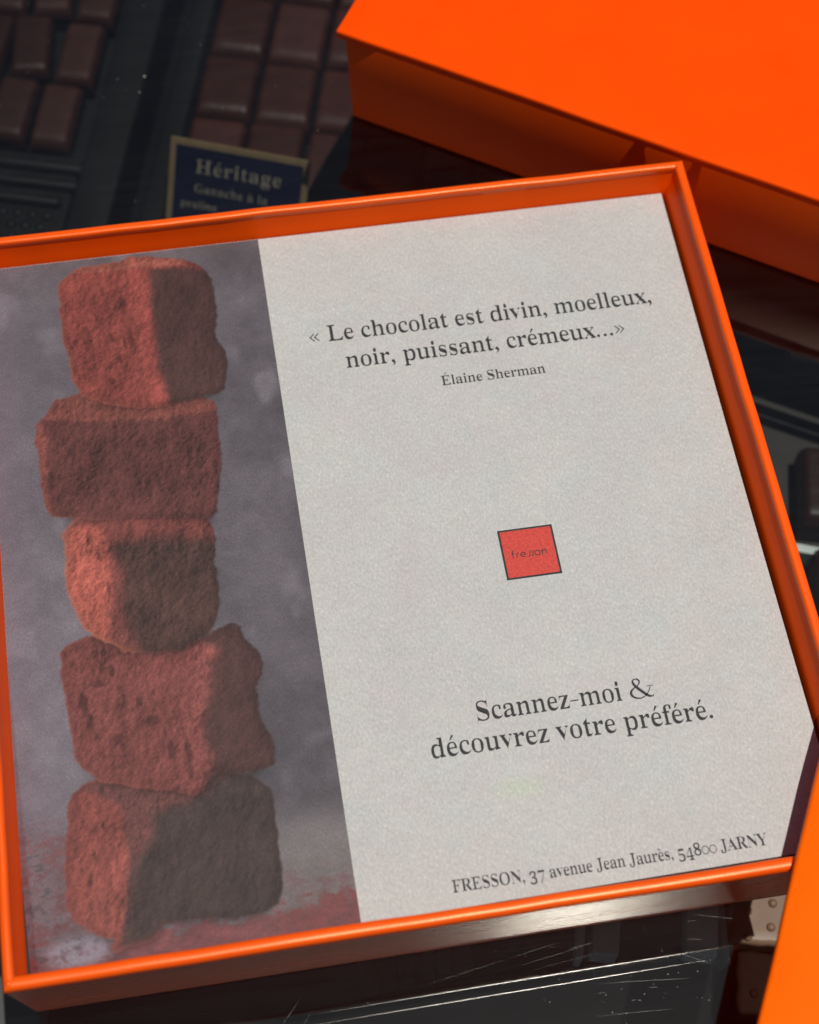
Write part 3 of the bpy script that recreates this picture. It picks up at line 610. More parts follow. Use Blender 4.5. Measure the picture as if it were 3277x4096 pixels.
# ---- lettering: serif outlines drawn as polygons
GL = json.loads('''{"L":[635,[[48,-5,48,31,104,51,124,66,133,89,136,120,136,564,133,593,123,614,103,628,49,648,49,683,348,683,347,647,310,641,276,628,260,617,252,604,248,586,247,123,249,85,254,72,265,63,297,51,327,47,393,48,434,54,469,64,501,78,531,97,560,122,585,152,608,189,626,235,613,234,575,-5]]],"e":[448,[[229,-20,192,-17,158,-6,129,11,105,35,87,64,73,100,63,140,56,185,53,234,56,280,63,322,73,361,87,395,107,424,132,447,162,465,197,476,234,479,287,473,330,453,362,421,376,389,387,351,394,307,397,242,150,242,155,182,175,132,210,97,252,75,297,68,336,75,376,96,402,132,415,109,384,60,354,25,318,0,276,-15],[149,291,325,291,323,358,318,388,307,410,287,425,262,434,240,437,188,422,157,378]]],"c":[437,[[232,-20,195,-17,161,-6,131,12,107,35,87,64,73,98,63,137,56,178,53,223,57,271,64,315,76,355,92,391,115,421,144,446,179,465,218,476,260,480,304,477,341,466,368,448,381,425,389,365,387,346,388,316,382,307,369,301,352,299,325,307,316,372,318,403,311,421,279,433,252,437,209,427,169,398,148,349,143,279,145,229,153,185,168,147,190,117,226,86,264,68,304,62,339,67,375,84,404,111,418,91,386,48,355,18,318,-3,277,-16]]],"h":[567,[[52,-5,52,29,44,31,79,42,94,51,101,65,103,83,103,594,101,612,95,626,82,635,46,647,53,650,53,683,196,683,220,400,266,444,309,470,362,479,417,469,445,438,460,387,468,316,468,83,469,65,475,52,488,42,524,31,517,29,517,-5,326,-5,326,29,308,29,340,35,369,53,375,84,373,347,369,367,360,381,341,391,320,397,302,399,271,393,238,376,196,347,197,65,202,52,215,42,251,31,244,29,244,-5]]],"o":[501,[[251,-20,209,-16,170,-6,137,13,109,37,88,67,73,102,62,141,55,183,52,229,55,276,62,319,73,358,88,393,109,423,136,447,170,465,208,475,250,479,292,476,330,465,363,447,391,424,411,394,427,360,438,320,445,277,448,229,445,182,438,139,427,99,411,65,391,35,364,12,330,-6,293,-17],[251,22,278,27,306,39,330,61,339,75,344,96,348,122,351,229,350,289,347,338,340,375,329,400,305,422,277,435,251,440,223,435,194,422,171,400,160,375,154,338,151,289,150,230,151,153,154,122,158,96,164,76,172,61,195,39,224,26]]],"a":[512,[[379,-20,339,-12,329,11,298,48,260,19,224,-2,185,-14,142,-18,110,-15,84,-4,68,13,61,36,54,94,60,138,70,175,97,207,124,224,158,240,198,257,244,272,321,288,321,359,318,383,308,402,288,417,265,427,244,433,220,435,183,431,145,421,135,407,148,397,157,385,159,344,157,325,159,309,158,296,148,287,133,281,115,279,96,281,82,288,75,299,73,352,77,398,82,418,95,436,116,451,141,463,171,472,205,477,241,479,305,475,355,462,385,439,398,407,407,365,412,313,412,93,413,67,417,62,453,56,470,60,477,66,479,40,452,5,418,-14],[225,55,247,60,260,66,290,84,321,97,299,247,242,229,195,202,161,167,153,125,158,86,188,63]]],"t":[340,[[184,-19,148,-16,121,-6,109,12,99,67,97,106,97,410,55,410,55,450,72,486,164,582,187,609,202,636,191,636,191,467,285,467,285,410,191,410,191,104,195,89,204,78,221,71,250,65,275,71,303,86,307,115,318,100,292,46,266,10,231,-12]]],"s":[429,[[225,-20,197,-17,165,-9,123,6,109,8,92,5,70,-2,63,-18,78,-18,78,162,59,162,71,120,94,88,122,62,152,43,180,31,209,27,232,29,252,35,293,56,307,70,310,86,302,110,269,132,160,189,129,207,106,227,92,249,85,272,79,328,83,370,90,406,104,437,129,461,166,475,210,480,221,479,247,475,317,459,348,467,355,480,339,480,339,325,358,325,345,361,324,387,298,408,272,424,247,433,222,436,202,434,185,429,148,411,134,399,132,386,134,373,146,361,198,330,284,286,314,269,336,250,347,229,356,175,359,141,354,95,346,55,332,23,306,-1,269,-15]]],"d":[551,[[208,-20,175,-17,145,-6,119,11,98,35,83,63,70,97,62,134,56,175,53,219,56,269,62,315,72,356,85,392,102,422,124,447,152,465,183,475,217,479,260,473,295,453,332,421,357,597,354,614,343,627,303,643,285,647,287,649,287,683,451,683,452,91,456,74,466,64,506,50,502,46,502,11,437,3,387,-6,338,-20,332,55,292,13,257,-12],[255,47,271,49,287,55,306,66,325,79,342,96,357,115,357,359,347,373,330,386,311,397,293,406,276,411,259,413,229,408,198,393,174,369,160,334,153,286,151,228,152,171,159,125,173,90,196,66,227,52]]],"i":[295,[[150,534,130,536,114,544,104,557,99,614,102,655,104,672,114,685,130,693,150,695,170,693,186,685,196,672,198,655,201,614,199,573,196,557,185,544,169,536],[52,-5,52,29,45,31,80,42,95,51,101,64,103,83,101,396,97,411,85,420,48,430,54,432,55,467,197,467,198,65,203,52,215,43,251,32,244,29,244,-5]]],"v":[456,[[229,-20,65,387,45,415,29,424,12,430,20,432,20,467,220,467,220,433,232,433,208,430,177,422,168,410,168,408,174,401,275,184,382,404,371,419,335,429,328,433,328,467,430,467,430,434,436,429,419,421,402,412,391,399,380,381,370,360,221,-20]]],"n":[567,[[52,-5,52,29,44,31,79,42,94,51,101,65,103,83,103,377,101,395,95,409,83,419,46,431,53,433,53,467,196,467,220,401,265,445,308,470,362,479,417,469,445,438,460,387,468,316,468,83,469,65,475,52,488,42,524,31,517,29,517,-5,326,-5,326,29,308,29,340,35,369,53,375,84,373,347,369,367,360,381,341,391,320,397,302,399,271,393,238,376,196,347,197,65,202,52,215,42,251,31,244,29,244,-5]]],"m":[825,[[52,-5,52,29,44,31,79,42,94,51,101,65,103,83,103,377,101,395,95,409,83,419,46,431,53,433,53,467,194,467,218,397,264,443,304,470,353,479,411,469,439,440,477,392,514,430,544,457,581,474,622,479,676,469,703,438,718,387,726,316,727,65,732,52,745,42,781,31,774,29,774,-5,587,-5,587,29,579,31,614,43,627,52,633,66,635,83,633,347,629,367,620,381,601,391,580,397,562,399,533,393,501,377,459,350,460,66,465,52,478,43,513,31,506,29,506,-5,322,-5,322,29,314,31,349,43,362,52,368,66,370,83,368,347,364,366,355,381,336,390,315,397,297,399,266,393,233,376,194,347,195,66,200,52,212,43,247,32,239,29,239,-5]]],"l":[297,[[52,-5,52,29,45,31,80,42,95,51,101,64,103,83,101,611,97,626,87,635,49,647,55,649,55,683,197,683,198,65,203,52,215,43,251,32,244,29,244,-5]]],"u":[558,[[195,-20,154,-15,125,-2,111,22,102,54,95,95,93,144,91,389,86,406,75,417,36,431,42,433,42,467,187,467,187,110,189,95,198,83,214,72,247,60,263,58,293,63,323,77,365,101,365,369,363,391,357,407,343,418,303,431,307,433,307,467,458,467,458,104,459,85,466,71,481,62,517,51,512,49,512,14,446,6,395,-5,345,-20,340,57,315,35,298,16,276,0,251,-11,224,-18]]],"x":[475,[[32,-5,32,27,38,39,70,59,100,87,194,203,75,389,53,412,28,426,31,432,31,467,227,467,227,431,197,424,187,416,188,412,199,403,273,309,341,385,370,407,372,415,370,420,316,432,324,433,324,467,439,467,439,436,433,425,401,405,371,375,284,274,423,57,430,48,446,36,465,29,451,28,451,-5,256,-5,256,29,245,29,297,41,299,45,297,55,269,85,205,167,135,88,106,60,104,52,111,39,144,30,170,27,151,27,151,-5]]],"r":[428,[[52,-5,52,29,45,31,80,42,95,51,101,64,103,83,101,396,97,412,84,421,48,430,54,432,55,467,193,467,217,378,246,408,262,433,281,453,303,467,325,476,347,479,373,477,392,469,402,457,407,396,405,345,399,334,386,328,369,326,353,327,342,332,317,369,306,376,281,382,266,379,247,371,227,356,210,337,200,313,198,286,198,83,199,64,209,51,229,42,268,31,269,-5]]],"p":[553,[[51,-212,51,-179,40,-178,77,-164,91,-157,98,-148,101,-137,103,-95,101,388,97,407,86,418,47,430,54,434,54,467,189,467,213,394,256,442,292,471,343,480,377,477,407,466,432,448,452,424,468,396,480,362,488,324,494,283,497,238,494,190,488,146,479,105,466,69,450,38,430,13,403,-5,373,-16,338,-20,293,-13,258,9,220,45,196,-86,199,-130,204,-145,215,-156,247,-170,276,-177,269,-178,269,-212],[291,47,320,52,351,67,376,91,390,127,398,173,400,230,399,285,392,331,380,367,357,390,326,404,296,409,264,402,231,382,196,347,196,104,225,72,259,54]]],"S":[581,[[89,-21,89,240,72,240,86,186,106,143,130,107,158,78,200,50,244,33,293,27,328,30,360,41,390,58,417,79,435,105,439,133,428,171,387,205,336,234,243,280,191,309,151,340,125,372,111,408,102,449,98,494,101,534,107,570,115,602,128,631,147,654,173,674,203,688,238,696,275,699,318,696,366,687,434,668,446,667,466,670,491,680,496,699,480,699,480,470,500,470,489,509,470,541,448,570,424,595,398,617,371,634,344,647,317,654,289,657,257,654,229,645,202,631,175,612,158,590,154,566,157,543,173,523,196,505,249,472,414,391,444,372,468,351,485,329,495,306,502,282,509,228,511,198,508,156,501,118,491,83,474,53,450,27,417,7,378,-8,334,-17,286,-20,236,-16,203,-9,147,9,126,13,94,6,83,1,75,-7,72,-21]]],"z":[436,[[44,-5,44,23,262,425,157,420,129,413,102,400,77,382,56,355,46,317,63,317,71,467,385,467,385,431,175,40,270,45,305,54,337,69,365,91,389,122,404,165,387,165,375,-5]]],"f":[318,[[47,-5,47,29,38,31,73,42,96,54,100,64,103,109,103,407,49,407,49,467,103,467,103,527,107,577,116,619,133,653,163,677,207,692,259,697,298,694,330,684,352,668,363,647,368,595,366,574,367,542,361,532,349,526,334,524,317,526,304,531,298,539,300,565,299,582,302,631,318,643,310,649,268,655,249,653,228,647,209,637,201,623,197,604,196,467,279,467,279,407,196,407,196,97,197,72,206,54,225,42,273,29,273,-5]]],"F":[602,[[48,-5,48,31,54,35,79,43,105,54,124,70,133,93,136,125,136,558,133,589,123,611,101,626,52,643,46,648,46,683,562,683,562,471,584,471,576,513,562,545,543,571,518,592,491,609,462,621,428,630,389,635,342,637,309,636,287,632,259,624,250,617,247,607,247,373,283,373,323,377,358,388,391,406,418,433,436,470,445,521,426,521,426,171,447,171,438,227,419,267,392,295,358,313,323,324,281,328,247,328,247,120,248,98,252,80,260,66,276,55,312,40,358,31,358,-5]]],"R":[704,[[40,0,40,26,87,36,107,47,119,64,125,88,128,120,128,564,125,593,119,615,106,631,86,642,41,653,41,678,322,678,378,676,428,671,471,662,507,650,536,634,574,599,596,554,605,498,599,452,582,412,554,379,515,353,455,333,641,60,662,38,675,31,692,27,711,26,699,26,699,0,518,0,314,316,255,316,255,120,257,88,263,64,275,47,296,36,344,26,344,0],[255,348,304,348,355,352,398,364,430,385,452,414,465,452,468,500,461,562,437,607,395,633,336,642,306,641,284,636,268,629,260,617,256,599,255,574]]],"E":[658,[[46,-5,46,30,78,38,103,48,124,63,134,86,137,116,137,549,134,586,125,613,104,629,78,640,49,648,49,683,570,683,570,471,593,471,580,529,551,571,511,601,466,620,411,632,345,636,325,636,297,633,269,625,256,618,251,609,248,578,248,371,288,371,329,375,363,386,396,404,422,431,441,468,451,519,429,519,429,171,452,171,447,212,438,243,424,267,405,287,382,302,359,313,335,320,308,325,248,326,248,100,249,80,258,65,278,56,318,47,343,46,389,48,430,53,467,62,500,75,530,93,559,115,586,143,610,176,628,218,618,217,577,-5]]],"O":[782,[[388,-21,340,-18,294,-9,251,6,212,27,177,52,147,82,121,117,101,155,86,197,75,242,68,289,65,339,68,389,75,436,86,481,101,522,121,561,147,595,178,626,214,651,254,672,298,687,345,696,395,699,443,696,489,687,532,672,571,652,606,627,636,597,661,563,681,525,697,483,708,438,715,390,718,339,715,289,708,242,697,197,681,155,661,117,635,82,604,52,568,27,528,6,484,-9,437,-18],[394,23,447,32,497,58,540,101,569,162,585,242,589,339,588,399,581,452,570,500,554,541,532,575,489,620,439,646,387,655,334,646,284,620,241,577,212,516,196,436,192,339,193,280,200,226,211,179,228,138,249,103,292,59,342,32]]],"N":[735,[[613,-16,155,521,143,117,144,86,151,62,162,46,183,36,232,26,232,0,44,0,44,26,89,35,104,41,115,50,122,62,126,76,130,117,130,578,76,636,65,645,42,651,44,678,220,678,586,251,599,562,595,602,591,617,584,628,572,636,557,643,510,653,510,678,698,678,698,653,651,643,631,633,620,616,613,593,612,561,612,-16]]],"J":[492,[[162,-102,131,-100,103,-94,77,-85,55,-72,39,-55,29,-36,24,-15,19,34,24,94,33,107,48,114,66,116,86,114,102,107,111,96,112,81,114,41,111,-4,104,-17,94,-25,93,-29,98,-42,131,-52,156,-55,178,-52,200,-45,223,-34,236,-17,243,5,245,32,244,571,240,591,233,607,219,619,183,636,144,645,143,683,444,683,444,648,445,645,411,637,377,621,365,609,359,594,356,546,356,132,350,61,337,2,316,-44,281,-76,229,-96]]],"A":[650,[[3,0,3,27,31,35,48,45,62,60,75,82,88,111,322,694,319,693,572,96,585,70,598,51,613,38,644,27,644,0,358,0,358,27,393,32,428,45,438,68,437,80,431,98,391,197,139,197,99,100,95,72,103,47,135,32,182,27,174,27,174,0],[154,239,375,239,263,475]]],"Y":[634,[[168,0,168,26,215,36,235,47,247,64,253,88,256,120,256,266,66,605,49,626,32,639,6,648,-10,651,-4,652,-4,678,292,678,292,652,254,648,238,644,225,637,218,629,216,620,217,610,229,583,369,336,511,545,524,569,533,589,535,607,526,632,494,647,446,652,456,652,456,678,638,678,638,652,613,642,597,632,570,603,383,303,383,120,385,88,391,64,403,47,424,36,472,26,472,0]]],"H":[779,[[48,-5,48,31,104,51,124,66,133,89,136,120,136,564,133,591,123,612,103,627,78,637,54,644,49,648,49,683,336,683,336,648,337,646,303,638,272,625,258,616,251,603,247,585,247,564,247,378,534,378,534,564,533,585,530,603,523,616,510,625,478,638,443,646,445,683,731,683,731,648,724,644,675,627,656,614,647,593,645,564,645,120,647,91,656,69,674,53,731,31,731,-5,445,-5,445,31,500,50,521,64,531,88,534,120,534,324,247,324,247,120,249,89,258,66,278,51,336,31,336,-5]]],"3":[559,[[243,-15,196,-13,155,-7,121,2,93,15,72,30,60,48,55,67,52,110,55,156,59,172,72,184,99,193,93,151,110,120,139,96,170,79,202,69,236,65,257,66,278,71,298,78,319,88,340,102,359,121,374,144,381,173,383,207,378,241,357,271,326,297,290,317,250,329,204,333,167,333,167,405,208,405,248,409,283,423,316,444,341,473,356,507,359,547,357,579,347,607,328,629,303,645,278,655,252,658,230,656,209,648,188,637,170,621,157,603,149,581,142,533,148,503,128,505,96,513,73,525,65,543,59,597,65,633,72,664,95,691,124,708,161,720,206,727,257,729,308,726,353,718,392,705,422,686,447,653,458,611,464,561,459,517,451,478,436,445,409,417,375,394,335,381,362,380,389,371,415,359,440,344,460,325,474,303,481,276,486,244,489,206,486,166,481,131,474,101,464,74,448,52,427,33,402,17,374,5,343,-4,311,-10,277,-14]]],"7":[559,[[181,-3,447,602,168,600,135,594,100,579,86,552,80,499,68,499,73,719,502,719,502,663,234,-5]]],"5":[559,[[245,-15,198,-13,158,-7,125,3,99,16,81,31,72,49,67,69,64,111,67,167,79,177,104,185,97,162,102,144,111,126,125,109,142,95,162,82,182,73,205,67,230,65,251,67,272,71,292,79,314,91,335,106,354,127,368,152,375,183,377,220,373,264,356,300,327,328,292,347,257,359,217,363,172,361,138,354,106,345,84,364,116,719,446,719,451,527,439,527,431,565,427,575,417,584,406,590,378,598,132,599,136,423,188,434,250,439,305,436,354,426,397,409,432,385,455,354,469,316,478,272,482,220,479,178,474,141,466,108,455,80,439,56,418,36,393,20,366,7,336,-3,305,-10,275,-14]]],"4":[559,[[205,-5,205,58,230,59,269,70,296,81,311,99,315,125,315,181,38,181,38,250,308,719,412,719,412,257,516,257,516,181,412,181,412,125,415,99,430,81,457,70,496,59,518,58,507,58,507,-5],[72,254,315,257,315,457,319,588,297,617,277,608,261,571,211,479]]],"8":[559,[[273,-15,221,-12,175,-3,137,11,106,31,84,55,71,82,62,113,57,146,54,182,58,224,65,261,78,291,103,318,137,343,178,361,143,381,116,408,97,437,87,468,81,503,77,542,80,574,84,604,91,633,102,660,121,683,149,703,186,717,232,726,285,729,335,726,378,717,413,701,438,679,458,642,468,599,474,549,470,510,464,477,454,450,432,427,400,404,362,387,416,362,456,332,481,301,494,267,501,230,505,189,498,129,484,79,457,38,423,15,380,-2,330,-12],[302,425,328,440,351,457,372,475,387,496,394,521,396,551,395,569,390,587,380,604,368,619,335,645,317,654,299,659,279,661,253,657,228,647,203,631,183,609,172,583,170,554,173,524,188,498,213,477,269,442],[278,52,310,56,340,67,369,86,395,110,411,139,414,172,410,201,391,227,362,250,330,271,292,293,244,317,218,301,196,283,174,262,154,238,143,210,141,178,144,143,160,113,186,87,216,68,246,56]]],"g":[487,[[217,-214,158,-211,109,-202,73,-186,52,-164,43,-111,50,-77,60,-52,103,-38,72,-19,64,10,58,45,63,93,70,114,88,133,116,151,152,164,103,186,76,220,64,264,57,316,64,376,71,402,84,424,104,443,131,459,162,470,197,477,234,479,273,477,310,470,347,458,448,458,448,394,389,397,401,372,406,339,410,303,407,273,404,246,398,222,387,200,370,182,347,167,320,157,289,150,256,148,211,150,195,148,179,144,163,136,144,127,129,116,127,107,139,92,176,82,210,78,310,77,351,72,385,65,412,54,430,40,437,22,444,-25,446,-55,440,-102,429,-141,403,-172,369,-191,326,-204,275,-211],[234,190,257,193,282,203,303,220,314,243,320,275,321,314,320,353,314,385,303,408,282,424,257,434,234,437,212,434,187,424,166,408,153,385,147,353,146,314,147,275,153,244,165,220,187,203,212,193],[239,-168,306,-163,356,-149,402,-127,415,-97,413,-85,395,-74,373,-66,354,-61,332,-57,141,-56,114,-71,90,-89,86,-108,91,-122,139,-149,165,-160,198,-166]]],"G":[756,[[399,-20,347,-17,298,-9,253,5,212,24,175,49,145,78,120,112,100,150,86,193,75,239,68,288,65,341,68,392,75,440,85,485,100,527,120,565,144,598,174,628,209,652,248,672,290,687,335,695,383,698,423,696,464,689,506,677,559,657,577,654,599,658,611,663,622,671,632,682,639,698,627,698,627,453,642,453,626,495,604,529,578,561,551,588,522,611,491,630,461,644,430,652,398,655,342,646,290,620,245,577,215,515,198,436,193,339,195,280,201,227,213,179,231,138,254,104,300,60,353,33,410,24,444,26,471,33,497,45,519,60,532,81,535,106,535,190,532,216,520,236,498,249,473,258,435,266,435,300,721,300,721,266,669,250,650,237,642,218,640,191,640,38,620,21,576,6,532,-5,488,-14,444,-18]]],"q":[542,[[285,-212,285,-178,286,-176,326,-165,346,-156,356,-143,358,-124,333,39,294,7,257,-13,211,-19,177,-16,146,-6,120,11,99,33,83,61,71,93,63,130,57,170,54,214,57,264,65,310,76,352,92,389,113,420,141,446,174,465,212,476,253,480,297,474,339,455,383,423,462,482,452,482,452,-124,453,-142,459,-156,472,-165,509,-176,503,-178,503,-212],[266,49,281,51,296,55,332,74,349,86,358,101,358,358,349,400,310,425,267,434,235,429,201,413,175,386,160,347,152,296,150,232,152,174,160,128,175,93,202,69,234,54]]],"b":[537,[[89,-22,87,605,83,624,71,634,32,646,37,649,37,683,182,683,206,419,245,452,283,472,329,479,363,476,393,466,420,449,440,427,456,400,468,367,476,331,482,291,485,247,482,197,474,151,463,109,447,72,426,41,399,15,366,-5,328,-16,286,-20,242,-14,200,6,156,38,77,-22],[272,26,305,32,340,48,366,76,380,117,387,171,389,238,387,293,379,338,363,371,336,393,305,407,274,412,259,410,244,405,208,386,192,374,182,359,182,103,190,60,228,35]]]}''')
def poly_circle(cx, cy, r, n=18, ry=None):
    return [(cx + r * math.cos(2 * math.pi * i / n), cy + (ry or r) * math.sin(2 * math.pi * i / n)) for i in range(n)]
def stroke(pts, ws):
    """tapered stroke through pts with half-widths ws"""
    L, R_ = [], []
    for i, p in enumerate(pts):
        a = pts[max(0, i - 1)]; b_ = pts[min(len(pts) - 1, i + 1)]
        d = Vector((b_[0] - a[0], b_[1] - a[1])).normalized(); n_ = Vector((-d.y, d.x))
        L.append((p[0] + n_.x * ws[i], p[1] + n_.y * ws[i])); R_.append((p[0] - n_.x * ws[i], p[1] - n_.y * ws[i]))
    return L + R_[::-1]
def catmull(pts, ws, k=6):
    P, W = [], []
    for i in range(len(pts) - 1):
        p0 = pts[max(0, i - 1)]; p1 = pts[i]; p2 = pts[i + 1]; p3 = pts[min(len(pts) - 1, i + 2)]
        for j in range(k):
            t = j / k
            P.append(tuple(0.5 * ((2 * p1[c]) + (-p0[c] + p2[c]) * t + (2 * p0[c] - 5 * p1[c] + 4 * p2[c] - p3[c]) * t * t + (-p0[c] + 3 * p1[c] - 3 * p2[c] + p3[c]) * t ** 3) for c in (0, 1)))
            W.append(ws[i] * (1 - t) + ws[i + 1] * t)
    P.append(pts[-1]); W.append(ws[-1])
    return P, W
def glyph(ch):
    """advance and list of groups; each group is a list of loops (outer + holes)"""
    if ch in GL and ch not in '35478':
        adv, loops = GL[ch]
        return adv / 1000, [[[(l[i] / 1000, l[i + 1] / 1000) for i in range(0, len(l), 2)] for l in loops]]
    if ch in '35478':
        adv, loops = GL[ch]
        dy = {'3': -.2, '5': -.2, '4': -.2, '7': -.2, '8': 0}[ch]
        return adv / 1000, [[[(l[i] / 1000, l[i + 1] / 1000 * .98 + dy) for i in range(0, len(l), 2)] for l in loops]]
    if ch == '0': return .53, [[poly_circle(.265, .23, .235, 28, .24), poly_circle(.265, .23, .192, 28, .197)]]
    if ch == ' ': return .27, []
    if ch == '.': return .26, [[poly_circle(.12, .06, .062)]]
    if ch == ',': return .26, [[poly_circle(.11, .06, .062)], [stroke([(.15, .06), (.155, -.03), (.09, -.13)], [.03, .032, .008])]]
    if ch == '\u2026': return .78, [[poly_circle(.12 + .25 * i, .06, .06)] for i in range(3)]
    if ch == '-': return .36, [[[(.03, .215), (.33, .215), (.33, .255), (.03, .255)]]]
    if ch in '\u00ab\u00bb':
        g = []
        for k in range(2):
            pts = [(.20, .40), (.04, .235), (.20, .07)]
            if ch == '\u00bb': pts = [(.24 - x, y) for x, y in pts]
            g.append([stroke([(x + k * .17, y) for x, y in pts], [.016, .028, .016])])
        return .46, g
    if ch == '\u00e9' or ch == '\u00e8':
        adv, g = glyph('e')
        s_ = [(.20, .54), (.30, .70)] if ch == '\u00e9' else [(.27, .54), (.15, .70)]
        return adv, g + [[stroke(s_, [.014, .04])]]
    if ch == '\u00c9':
        adv, g = glyph('E'); return adv, g + [[stroke([(.29, .73), (.40, .88)], [.014, .042])]]
    if ch == '\u00e0':
        adv, g = glyph('a'); return adv, g + [[stroke([(.27, .54), (.15, .70)], [.014, .04])]]
    if ch == '&':
        path = [(.80, .36), (.72, .20), (.58, .06), (.40, -.01), (.22, .02), (.10, .12), (.10, .25), (.22, .36), (.38, .45), (.46, .56), (.42, .655), (.33, .68), (.24, .63), (.24, .52), (.34, .37), (.50, .20), (.66, .05), (.80, .01), (.86, .06)]
        w = [.014, .014, .016, .022, .03, .042, .04, .022, .018, .026, .03, .016, .028, .042, .05, .05, .045, .022, .014]
        P, W = catmull(path, w)
        return .90, [[stroke(P[i:i + 7], W[i:i + 7])] for i in range(0, len(P) - 1, 6)] + [[[(.68, .375), (.92, .375), (.92, .395), (.68, .395)]]]
    return .3, []

def text_object(name, text, em, x0, x1, y, z, mat, parent, mtx=None, track=0.0):
    """one line of lettering between x0 and x1 on baseline y (millimetres)"""
    adv = [glyph(c)[0] for c in text]
    nat = sum(adv) * em
    extra = ((x1 - x0) - nat) / max(1, len(text) - 1)
    sx = 1.0
    lim = 0.03 * em
    if abs(extra) > lim:
        rest = extra - math.copysign(lim, extra)
        sx = 1 + rest * (len(text) - 1) / nat
        extra = math.copysign(lim, extra)
    groups = []; pen = x0
    for c, a in zip(text, adv):
        for gset in glyph(c)[1]:
            groups.append([[(pen + p[0] * em * sx, y + p[1] * em) for p in loop] for loop in gset])
        pen += a * em * sx + extra
    meshes = []
    bmx = bmesh.new()
    for gi, gset in enumerate(groups):
        cu = bpy.data.curves.new('t', 'CURVE'); cu.dimensions = '2D'; cu.fill_mode = 'BOTH'
        for loop in gset:
            sp = cu.splines.new('POLY'); sp.points.add(len(loop) - 1); sp.use_cyclic_u = True
            for pt, (px, py) in zip(sp.points, loop): pt.co = (px, py, 0, 1)
        to = bpy.data.objects.new('t', cu); COL.objects.link(to)
        dg = bpy.context.evaluated_depsgraph_get()
        mt = bpy.data.meshes.new_from_object(to.evaluated_get(dg))
        mt.transform(Matrix.Translation((0, 0, z + 0.0007 * (gi % 7))))
        bmx.from_mesh(mt)
        bpy.data.objects.remove(to); bpy.data.curves.remove(cu); bpy.data.meshes.remove(mt)
    for f in bmx.faces:
        if f.normal.z < 0: f.normal_flip()
    if mtx is not None: bmx.transform(mtx)
    bmx.transform(Matrix.Scale(MM, 4))
    me = bpy.data.meshes.new(name); bmx.to_mesh(me); bmx.free()
    me.materials.append(mat)
    o = bpy.data.objects.new(name, me); o.parent = parent
    print('TEXT', text, 'sx %.3f extra/em %.3f' % (sx, extra / em))
    return link(o)

ZT = 0.06
text_object('quote_text', '\u00ab Le chocolat est divin, moelleux,', 7.35, -20.9, 72.0, 43.85, ZT, M_INK, sheet_root)
text_object('quote_text', 'noir, puissant, cr\u00e9meux\u2026\u00bb', 7.35, -12.6, 62.8, 34.95, ZT, M_INK, sheet_root)
text_object('author_text', '\u00c9laine Sherman', 4.25, 11.2, 39.1, 26.05, ZT, M_INK, sheet_root)
text_object('invitation_text', 'Scannez-moi &', 7.2, 3.4, 46.8, -67.05, ZT, M_INK, sheet_root)
text_object('invitation_text', 'd\u00e9couvrez votre pr\u00e9f\u00e9r\u00e9.', 7.2, -8.6, 59.8, -74.65, ZT, M_INK, sheet_root)
text_object('address_text', 'FRESSON, 37 avenue Jean Jaur\u00e8s, 54800 JARNY', 4.2, -9.0, 64.2, -106.65, ZT, M_INK, sheet_root)

# the red square emblem
bm = bmesh.new()
def quad(bm, x0, x1, y0, y1, z):
    bm.faces.new([bm.verts.new(p) for p in ((x0, y0, z), (x1, y0, z), (x1, y1, z), (x0, y1, z))])
quad(bm, 17.6, 31.45, -31.9, -18.15, ZT)
logo = obj_bm('emblem', bm, M_INK, sheet_root)
bm = bmesh.new(); quad(bm, 18.1, 30.95, -31.4, -18.65, ZT + 0.02)
obj_bm('emblem_field', bm, M_RED, logo)
bm = bmesh.new()
lw = 0.115
def st(pts, w=lw, k=6, z=ZT + 0.04):
    P, W = catmull(pts, [w] * len(pts), k) if len(pts) > 2 else (pts, [w] * len(pts))
    loop = stroke(P, W); n_ = len(P)
    vs = [bm.verts.new((a, b_, z)) for a, b_ in loop]
    for i in range(n_ - 1):
        bm.faces.new((vs[i], vs[i + 1], vs[2 * n_ - 2 - i], vs[2 * n_ - 1 - i]))
BX, BY = 19.9, -26.1
xh = 1.25
def arc(cx, cy, rx, ry, a0, a1, n_=9): return [(cx + rx * math.cos(math.radians(a0 + (a1 - a0) * i / n_)), cy + ry * math.sin(math.radians(a0 + (a1 - a0) * i / n_))) for i in range(n_ + 1)]
st([(BX + .35, BY - .05), (BX + .35, BY + 1.45), (BX + .5, BY + 1.85), (BX + .85, BY + 1.95)])        # f
st([(BX + .05, BY + xh * .98), (BX + .75, BY + xh * .98)], lw * .8)
st([(BX + 1.35, BY), (BX + 1.35, BY + .8), (BX + 1.55, BY + 1.15), (BX + 1.95, BY + 1.2)])             # r
st(arc(BX + 2.95, BY + .62, .62, .62, 0, 310, 12)); st([(BX + 2.35, BY + .62), (BX + 3.57, BY + .62)], lw * .8)   # e
for k in range(2):                                                                                 # two slanted long s
    x = BX + 4.25 + k * .8
    st([(x - .1, BY - .12), (x + .18, BY - .02), (x + .38, BY + .62), (x + .58, BY + 1.26), (x + .86, BY + 1.36)])
st(arc(BX + 6.55, BY + .62, .66, .62, 0, 360, 16))                                                   # o
st([(BX + 7.75, BY), (BX + 7.75, BY + 1.2)]); st([(BX + 7.75, BY + .75), (BX + 8.0, BY + 1.15), (BX + 8.4, BY + 1.22), (BX + 8.75, BY + 1.05), (BX + 8.85, BY + .7), (BX + 8.85, BY)])  # n
for f in bm.faces: f.normal_update()
for f in bm.faces:
    if f.normal.z < 0: f.normal_flip()
bmesh.ops.translate(bm, verts=bm.verts[:], vec=(-.0, 0, 0))
me = bpy.data.meshes.new('emblem_text'); bm.transform(Matrix.Scale(MM, 4)); bm.to_mesh(me); bm.free(); me.materials.append(M_INK)
